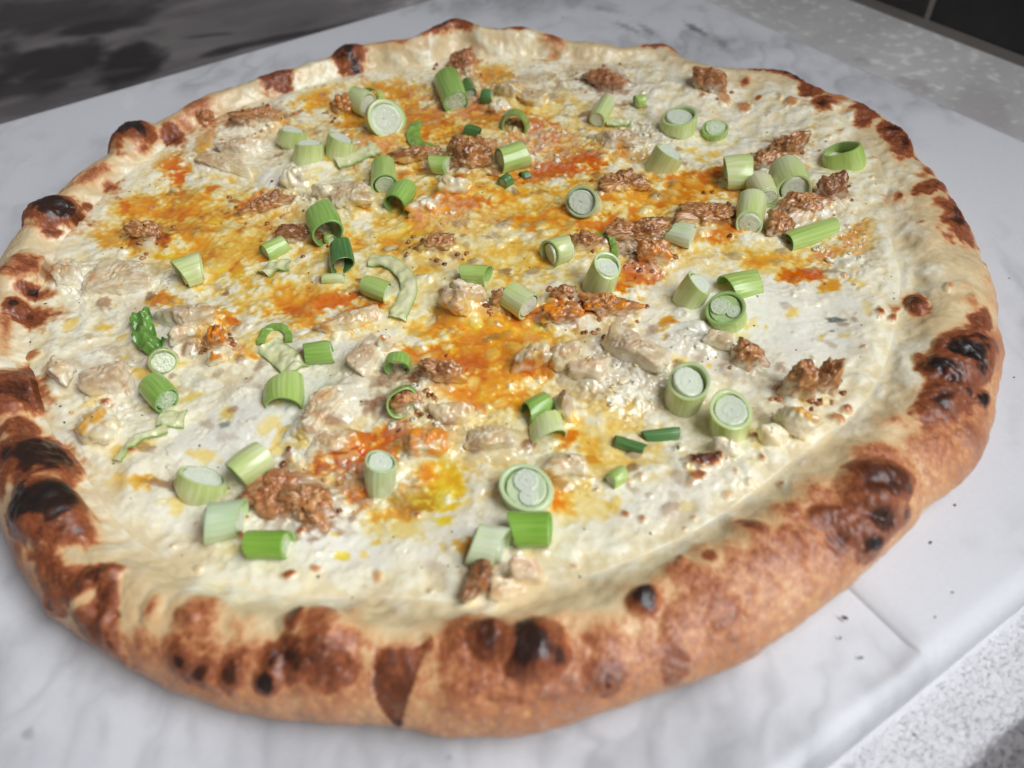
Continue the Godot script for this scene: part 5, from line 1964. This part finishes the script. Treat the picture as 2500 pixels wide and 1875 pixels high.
	chunk("m", 5.3, 117.9, 4.3, 3.1, 92, 5, 34, "dark glossy brown patch left of the pink chicken near the front crust", "dark")
	chunk("m", 26.7, 25.4, 3.5, 1.8, -177, 4, 35, "tiny brown crumble beside the foot of the tall pale scallion")
	chunk("m", -56.6, -96, 5.2, 4.8, 94, 7, 36, "small tan crumble with orange edge behind the round scallion disc", "edge")
	chunk("c", -112.6, 9.8, 14.3, 7.2, 178, 6, 40, "broad flat chicken slab with orange corner by the left crust")
	chunk("c", -127.8, 8.9, 5.7, 4.7, 76, 6, 61, "pale chicken shoulder next to the left crust blister")
	chunk("c", -98, 54.7, 7.2, 4.9, 161, 12, 41, "plump pinkish grey chicken lump near the left crust", "pink")
	chunk("c", -112, 51.8, 4.7, 3.1, -141, 6, 42, "ragged chicken shred between the plump lump and the left crust")
	chunk("c", -81.9, 30.2, 7.1, 4.5, 153, 9, 43, "white streaked chicken block behind the crumpled green leaf", "grey")
	chunk("c", -82.5, 37, 5.3, 2.6, 166, 6, 44, "tan chicken edge tucked under the white streaked block")
	chunk("c", -90.9, -65.9, 8.1, 5.4, 163, 8, 45, "smooth grey chicken knob in an orange rimmed hollow, far left", "grey")
	chunk("c", -96.4, -57.3, 11.5, 3.9, -166, 4, 46, "pale curved chicken strip in front of the smooth grey knob")
	chunk("c", 18.1, 52.3, 5.9, 3.5, 174, 10, 47, "beige grooved chicken chunk right of the central orange pool")
	chunk("c", 25.5, 52.6, 4.2, 3.8, -177, 9, 48, "knobbly beige chicken piece touching the grooved chunk")
	chunk("c", 32, 57.2, 5.3, 2.7, -170, 7, 49, "small pinkish chicken bit right of the knobbly piece", "pink")
	chunk("c", 44.9, 50.8, 10.3, 4, -147, 7, 50, "long grey chicken strip under white cheese right of centre", "grey")
	chunk("c", 25, 68.7, 3.4, 2.6, 93, 10, 51, "upright brownish chicken finger beside the green scallion curls", "dark")
	chunk("c", -4.5, 27.8, 5.3, 4, 65, 8, 52, "pinkish grey chicken tip near the centre under the green scallion bar", "pink")
	chunk("c", 0.1, 25, 4.6, 2.3, 178, 6, 53, "small grainy beige chicken bit right of the pinkish tip")
	chunk("c", 14.5, 117, 4.3, 2.4, 174, 9, 54, "pink beige chicken cube near the front crust", "pink")
	chunk("c", 10.8, 120.5, 4.3, 2.1, 177, 6, 55, "pale chicken piece under the pink beige cube")
	chunk("c", 25.6, 87.4, 5.9, 3.2, -169, 7, 56, "fibrous beige chicken behind the big two cored scallion")
	chunk("c", -8.8, 79.8, 6.6, 3.3, 171, 7, 57, "chicken piece smeared with bright orange sauce", "orange")
	chunk("c", -3.6, 70.6, 6, 3, -178, 6, 58, "beige chicken bits right of the thin hollow ring")
	chunk("c", 6.6, 78.6, 7.3, 3.7, 178, 6, 59, "wide pale brown chicken piece left of the green scallion curls")
	chunk("c", -37.8, 69.2, 8.6, 4.3, 120, 6, 60, "glossy brown chicken strand slanting through white cheese")
	chunk("c", 12.7, -102.1, 7.9, 6, -177, 8, 62, "grey brown chicken chunk below the far pale bubble", "grey")
	chunk("c", 20, -94.5, 7.6, 4.9, -151, 6, 63, "greyish chicken bit at the fold beside the far pale bubble", "grey")
	chunk("c", -35.4, 32.7, 10.6, 3.6, 162, 5, 64, "grey edged chicken strip under an orange streak, centre left", "edge")
	chunk("c", -28.8, 47.7, 7.9, 4, 106, 4, 65, "grey chicken ridge beside the small hollow ring, centre left", "grey")
	chunk("c", 52.6, -60.3, 10.2, 4.5, -163, 6, 66, "lumpy grey chicken bits far right of the orange sauce", "grey")
	chunk("c", -43.5, -29.9, 8.8, 6.1, 178, 6, 67, "grey brown chicken mound left of the folded green scallion")
	chunk("c", -32.9, 78.1, 6.6, 3.3, 172, 5, 68, "low grey chicken piece behind the orange sauce, front left")
	chunk("c", 68.1, 46.6, 4.9, 2.4, -168, 5, 69, "whitish chicken shred left of the square brown crumble")
	chunk("w", -65.4, -43.3, 5.5, 4.1, 168, 7, 70, "white cheese curd behind the green hollow tube")
	chunk("w", -7.6, -33.8, 6.4, 3.2, 178, 6, 71, "pale yellow cheese curd in the far centre")
	chunk("w", -17.4, -23.1, 6.3, 3.6, 168, 5, 72, "creamy curd streaked with orange right of the folded green scallion", "edge")
	chunk("w", 80.7, 79.3, 5.2, 3.2, -155, 8, 73, "round glossy cheese curd with a golden top, right front", "gold")
	chunk("w", -94.8, 71.5, 6.4, 5.4, 179, 6, 74, "large melted curd with a toasted yellow eye near the left crust", "gold")
	chunk("w", -53.8, -32.7, 4.7, 2.7, 172, 5, 75, "small white curd beside the grey brown chicken mound")
	chunk("w", -23.8, 44.3, 2.8, 1.9, 167, 6, 76, "tiny white and orange curd behind the small hollow ring", "edge")
	chunk("w", 74, 81.5, 3.8, 2.8, -163, 5, 77, "pale curd between the large upright scallion and the golden curd")
	chunk("w", 63.4, 84.7, 4.2, 2.2, -168, 5, 78, "yellowish curd below the large upright scallion")
	chunk("w", -70.7, 46.1, 4, 2, 164, 5, 79, "crumbly white curd below the shiny orange lump", "edge")
	chunk("w", 7.1, -87.6, 4.8, 2.6, -178, 5, 80, "white curd inside the thin green ring, far middle")
	flakes("meat_crumbs", 300, 304, Vector2(0.35, 1.15), 0.8, [s8(172, 112, 66), s8(200, 142, 90), s8(138, 84, 48)], "browned meat", pizza, func(_p): return true)
	scallion("lie", Vector3(-15.2, 12.1, -113.9), Vector3(-10.3, 12.1, -92.7), 5.96, "dark", 0, "dark green scallion tube standing highest near the far rim")
	scallion("lie", Vector3(-7.1, 9.5, -113.6), Vector3(-5.2, 9.5, -103.6), 2.93, "deep", 1, "tiny dark scallion bit right of the highest green tube")
	scallion("lie", Vector3(-0.5, 10.1, -98.4), Vector3(3.7, 10.1, -97.2), 3.62, "deep", 2, "small blackish green scallion bit below the far meat crumble")
	scallion("disc", Vector3(-36.5, 14.9, -77.9), Vector3(-37.8, 12, -82.4), 8.51, "pale", 3, "round white centred scallion disc, far left of middle")
	scallion("lie", Vector3(-53.2, 11.7, -100.4), Vector3(-45.6, 11.7, -93.1), 5.42, "pale", 4, "pale scallion piece tucked behind the white centred disc")
	scallion("hollow", Vector3(-46, 10.2, -101.5), Vector3(-44.4, 7.8, -103.7), 5.37, "green", 5, "green curl peeping over the white centred disc")
	scallion("up", Vector3(-71.9, 13, -73.3), Vector3(-74.6, 7, -72.5), 6.35, "pale", 6, "leftmost of the three upright pale scallions, far left")
	scallion("up", Vector3(-62.8, 14.2, -60.3), Vector3(-64.8, 7, -59.6), 6.31, "pale", 7, "middle of the three upright pale scallions, nearest of them")
	scallion("up", Vector3(-51.7, 14.2, -63.3), Vector3(-54.1, 7, -62.7), 6.31, "pale", 8, "rightmost of the three upright pale scallions, far left")
	scallion_strip([Vector2(-53.5, -55.6), Vector2(-46.3, -59.5), Vector2(-39, -64.2)], 7.3, "sheer", 9, "translucent yellowish scallion strip beside the three upright pale pieces")
	scallion_strip([Vector2(-25.6, -82.4), Vector2(-26.3, -73.3), Vector2(-23.2, -65.5), Vector2(-18.7, -62.5)], 5.4, "greenish", 10, "curved translucent green scallion ribbon in the far middle")
	scallion("hollow", Vector3(-0.8, 9.1, -70.4), Vector3(-5.9, 9.1, -73.6), 2.41, "deep", 11, "tiny dark green ring lying on the largest brown chunk")
	scallion("thin", Vector3(12.6, 10.2, -72.4), Vector3(12.9, 7.8, -78.8), 6.36, "thin", 12, "thin translucent green ring behind the brown chunk")
	scallion("lie", Vector3(-10.7, 10.5, -46.8), Vector3(-17.1, 10.5, -48.8), 4.02, "green", 13, "short green barrel left of the largest brown chunk")
	scallion("lie", Vector3(7.3, 11.5, -47.2), Vector3(17, 11.5, -51.8), 5.25, "green", 14, "barrel with dark hollow end right of the largest brown chunk")
	scallion("lie", Vector3(15.1, 8.6, -42), Vector3(17.7, 8.6, -43), 1.87, "deep", 15, "pea sized scallion bit under the barrel with dark hollow end")
	scallion("lie", Vector3(8.3, 9.2, -34.9), Vector3(11.2, 9.2, -37.8), 2.5, "deep", 16, "small dark scallion bit below the largest brown chunk")
	scallion("lie", Vector3(-34.9, 11.3, -49.4), Vector3(-32.6, 11.3, -34.9), 5.01, "green", 17, "smooth green tube left of the folded green scallion")
	scallion("hollow", Vector3(-28.2, 11.3, -24.5), Vector3(-25.7, 11.3, -33.8), 4.96, "dark", 18, "folded bright green scallion with two lobes, far centre left")
	scallion("hollow", Vector3(-47.6, 11.9, -6.5), Vector3(-52.8, 11.9, -19), 5.75, "dark", 19, "wide green hollow tube cut open towards the camera, centre left")
	scallion("lie", Vector3(-68.2, 10, -1.2), Vector3(-62.1, 10, -6.6), 3.51, "green", 20, "flat green scallion bar left of the wide hollow tube")
	scallion("lie", Vector3(-49.2, 8.8, -8.5), Vector3(-47.2, 8.8, -7.3), 2.06, "green", 21, "tiny bright bit under the wide hollow tube")
	scallion("hollow", Vector3(-41.1, 10.2, 8.8), Vector3(-43.7, 10.2, -2.2), 3.76, "deep", 22, "dark green tube with pale inside below the wide hollow tube")
	scallion_strip([Vector2(-66.8, 8.7), Vector2(-64, 4.8), Vector2(-58.9, 4.1)], 5.2, "sheer", 23, "pale translucent leaf bit lying in peach cheese, centre left")
	scallion("lie", Vector3(-46.6, 8.7, 12.8), Vector3(-40.3, 8.7, 12.8), 1.93, "pale", 24, "thin pale sliver below the dark green tube")
	scallion("lie", Vector3(-91.1, 11.4, 11.3), Vector3(-85.3, 11.4, 8), 5.12, "pale", 25, "pale barrel beside the broad chicken slab")
	scallion("lie", Vector3(-25.5, 10.1, 21.8), Vector3(-32.7, 10.1, 17.5), 3.55, "green", 26, "green barrel in front of the large translucent curl")
	scallion_strip([Vector2(-33.5, 3.8), Vector2(-27.8, 4.6), Vector2(-22.4, 10.3), Vector2(-19.4, 18.2), Vector2(-20.4, 25.6), Vector2(-21.6, 32.6)], 5.1, "sheer", 27, "large translucent scallion curl at the centre")
	scallion("hollow", Vector3(4.5, 10.4, 15.4), Vector3(-3, 10.4, 14.5), 4, "green", 28, "square looking green bar with an open right end, centre")
	scallion("lie", Vector3(10.8, 10.9, 24.5), Vector3(16.7, 10.9, 30.6), 4.58, "pale", 29, "short pale barrel with dark cut top, centre")
	scallion("up", Vector3(39.9, 17.6, 22.1), Vector3(36.9, 7, 21.8), 5.5, "pale", 30, "tall pale striped scallion right of centre")
	scallion_strip([Vector2(38.3, -3.6), Vector2(42, -2.9), Vector2(43.8, 1.1), Vector2(43.7, 7.7)], 2.1, "greenish", 31, "thin green thread curl above the tall pale scallion")
	scallion("lie", Vector3(23.4, 11.2, 6.2), Vector3(30.1, 11.2, 3.3), 4.87, "pale", 32, "scallion barrel with a curled lip right of the peach cheese")
	scallion("disc", Vector3(34.8, 13.7, -17.3), Vector3(36.6, 10.1, -21.1), 6.46, "white", 33, "ivory disc with white core and a trailing flap")
	scallion("lie", Vector3(44.4, 10.4, -75.4), Vector3(49.8, 10.4, -89.5), 3.98, "pale", 34, "pale green bar far right of middle, leaning away")
	scallion_strip([Vector2(48.1, -76.5), Vector2(53.4, -76.1), Vector2(57.7, -75)], 4.5, "sheer", 35, "sheer yellow scallion flake beside the leaning pale bar")
	scallion("lie", Vector3(60.7, 9.5, -89.4), Vector3(64.4, 9.5, -89.9), 2.96, "green", 36, "small square green flake near the far right crust")
	scallion("up", Vector3(74.3, 14.8, -67.9), Vector3(73.8, 7, -68), 7.89, "pale", 37, "large pale upright scallion, farthest at right")
	scallion("disc", Vector3(86.8, 12.1, -63.6), Vector3(87.3, 8.2, -65.6), 5.29, "green", 38, "green oval ring leaning right of the large far upright piece")
	scallion("up", Vector3(67.5, 14.5, -45), Vector3(64.4, 7, -45.5), 6.44, "pale", 39, "pale upright scallion below the large far right one")
	scallion("hollow", Vector3(92.7, 12.6, -33.6), Vector3(85.2, 12.6, -33.6), 6.46, "pale", 40, "pale green open band left of the brown crumble")
	scallion("hup", Vector3(125.6, 13.6, -41.7), Vector3(128.1, 7, -40.5), 7.25, "green", 41, "cup shaped hollow scallion alone near the right crust")
	scallion("lie", Vector3(105, 12.4, -20.5), Vector3(105, 12.4, -31.7), 6.3, "pale", 42, "pale barrel facing the camera below the upright brown crumble")
	scallion("lie", Vector3(95.9, 11, -17.7), Vector3(95, 11, -27.4), 4.65, "sheer", 43, "glassy scallion piece wedged between two pale barrels")
	scallion("lie", Vector3(87.1, 11.5, -4.5), Vector3(90.7, 11.5, -17.6), 5.23, "pale", 44, "ribbed pale cylinder facing the camera, lower of the two at right")
	scallion("lie", Vector3(62.4, 10.8, -2), Vector3(68.3, 10.8, 1.1), 4.46, "white", 45, "white striped barrel right of the dark brown crumble")
	scallion("arch", Vector3(97.2, 8.4, 3), Vector3(113.7, 8.4, -4.1), 4.02, "green", 46, "long curved green leaf strip near the right crust")
	scallion("up", Vector3(65.8, 14.8, 27.3), Vector3(63.1, 7, 26.6), 5.42, "pale", 47, "pale upright scallion left of the trio at right centre")
	scallion("arch", Vector3(74.8, 8.8, 24.4), Vector3(85.1, 8.8, 21.6), 5.1, "green", 48, "striped open green tube behind the two cored disc")
	scallion("twindisc", Vector3(71.5, 13.2, 37), Vector3(73, 8.1, 35.6), 6.49, "green", 49, "oval green disc with a small second core, right centre trio front")
	scallion("up", Vector3(56.9, 16.1, 65.9), Vector3(55.7, 7, 65.5), 6.49, "pale", 50, "large upright scallion with frayed top, right of centre")
	scallion("up", Vector3(65.3, 15.5, 75.6), Vector3(66.1, 7, 75.9), 6.7, "pale", 51, "widest upright scallion in the right front")
	scallion("hollow", Vector3(44.1, 8.7, 82.5), Vector3(37.2, 8.7, 79.4), 1.94, "deep", 52, "dark thin tube left of its crossed twin, right front")
	scallion("hollow", Vector3(44.8, 8.6, 78.1), Vector3(53.1, 8.6, 77.3), 1.86, "deep", 53, "dark thin tube right of its crossed twin, right front")
	scallion("lie", Vector3(34.9, 9.1, 92.4), Vector3(38.1, 9.1, 90.1), 2.43, "green", 54, "small angular green bit below the dark thin tubes")
	scallion("hollow", Vector3(15.4, 9.9, 70.4), Vector3(21.4, 9.9, 66), 3.32, "dark", 55, "darker upper curl of the stacked pair in the front centre")
	scallion("arch", Vector3(20.3, 8.8, 72.8), Vector3(21, 8.8, 78.5), 5.15, "pale", 56, "pale lower half ring of the stacked pair in the front centre")
	scallion("twindisc", Vector3(15.2, 12.5, 95.4), Vector3(15.8, 7.1, 94.7), 6.81, "white", 57, "biggest disc with two white cores, front centre")
	scallion("lie", Vector3(20.3, 10.8, 106.8), Vector3(12.1, 10.8, 106.6), 4.43, "grass", 58, "bright green cylinder just under the biggest two cored disc")
	scallion("lie", Vector3(3.4, 11.2, 110.3), Vector3(10.1, 11.2, 111.6), 4.83, "white", 59, "whitish cylinder with dark left end near the front crust")
	scallion("up", Vector3(-18.7, 17.4, 89.1), Vector3(-20.7, 7, 89.8), 4.41, "mint", 60, "mint white upright scallion in orange sauce, front left of centre")
	scallion("thin", Vector3(-16.5, 10.2, 67.8), Vector3(-17.3, 7.8, 63.8), 4.13, "thin", 61, "thin hollow irregular ring on brown meat, front centre")
	scallion("hollow", Vector3(-19.3, 10.3, 54.2), Vector3(-19.3, 10.3, 50), 3.82, "dark", 62, "small hollow ring with dark mouth left of the central orange pool")
	scallion("lie", Vector3(-46.5, 10.1, 45.6), Vector3(-38.8, 10.1, 44.9), 3.64, "dark", 63, "dark green barrel on white cheese, left of centre")
	scallion_strip([Vector2(-60.1, 40.7), Vector2(-59.8, 35.7), Vector2(-57.2, 33.5), Vector2(-53.7, 35.2), Vector2(-52.4, 39.2)], 2.2, "greenish", 64, "thin green arch of scallion above the pale flat strip")
	scallion_strip([Vector2(-57.9, 40.8), Vector2(-52.5, 45.4), Vector2(-47.7, 51)], 7.5, "sheer", 65, "pale flat ribbed strip on white cheese, left of centre")
	scallion("arch", Vector3(-48.1, 9, 65.8), Vector3(-50, 9, 56.4), 5.82, "green", 66, "arched half tube open towards the camera, left front")
	scallion_strip([Vector2(-99.3, 26.8), Vector2(-96.2, 33.1), Vector2(-93.3, 38.7), Vector2(-88.9, 41.9)], 6.1, "leaf", 67, "crumpled dark green leaf scrap near the grey chicken")
	scallion("disc", Vector3(-84.9, 11.5, 48.8), Vector3(-86.6, 9, 46.3), 4.58, "sheer", 68, "sheer pale disc with green rim in front of the crumpled leaf")
	scallion("lie", Vector3(-79.8, 10.5, 62.8), Vector3(-86.6, 10.5, 55.8), 4.07, "dark", 69, "green tube pointing down right beside the plump chicken lump")
	scallion_strip([Vector2(-80.6, 68), Vector2(-74.2, 67.5)], 5.9, "sheer", 70, "square translucent scallion flake beside the blue cheese")
	scallion_strip([Vector2(-86.1, 82.8), Vector2(-84.7, 78.7), Vector2(-81.8, 74.6), Vector2(-76.8, 72.4)], 2.6, "sheer", 71, "long thin translucent strip lying on white cheese, left front")
	scallion("up", Vector3(-62.4, 11.9, 88.8), Vector3(-64.6, 7, 90.5), 6.62, "pale", 72, "wide pale disc with raised round core, left front")
	scallion("lie", Vector3(-54.6, 11.4, 88.5), Vector3(-49.2, 11.4, 83.1), 5.07, "pale", 73, "pale barrel slanting right of the wide cored disc")
	scallion("lie", Vector3(-49.8, 11.6, 101.3), Vector3(-57.6, 11.6, 102.7), 5.31, "mint", 74, "large mint barrel with its cut face right, left front")
	scallion("lie", Vector3(-37.6, 10, 108.8), Vector3(-46.2, 10, 108.5), 3.53, "grass", 75, "bright green flat rectangle of scallion, frontmost at left")
	specks(36.5, -195.3, 0.39, 0, 0.0, "black peppercorn speck on the marble just beyond the far rim")
	specks(4.2, -199.8, 0.22, 1, 0.0, "faint grey speck on the marble left of the black speck beyond the far rim")
	specks(147.4, 55.5, 0.33, 2, 0.0, "dark speck on the marble level with the black char patch on the right crust")
	specks(116.3, 95.6, 0.39, 3, 0.0, "dark speck on the marble beside the charred lower right crust")
	specks(107, 105.5, 0.44, 4, 0.0, "thin brown fleck on the marble between the pizza and the right board edge")
	specks(82.6, 123.2, 0.66, 5, 0.0, "largest brown herb seed on the marble beside the finger groove")
	specks(83.4, 131.9, 0.44, 6, 0.0, "dark seed on the marble nearest the towel, left of the finger groove")
	specks(107.2, 117.9, 0.33, 7, 0.0, "pale brown dot on the marble right of the finger groove")
	specks(80.4, 127.6, 0.33, 8, 0.0, "small brown seed on the marble between the two larger seeds at the groove")
	specks(95.5, 142.4, 0.39, 9, -15.0, "lone dark crumb on the white towel")
	specks(101.5, 123.4, 0.28, 10, 0.0, "tiny grey dot on the marble at the far end of the finger groove side")
	specks(163.7, 14.6, 0.28, 11, 0.0, "faint dark dot on the marble at the right, highest of the right hand specks")
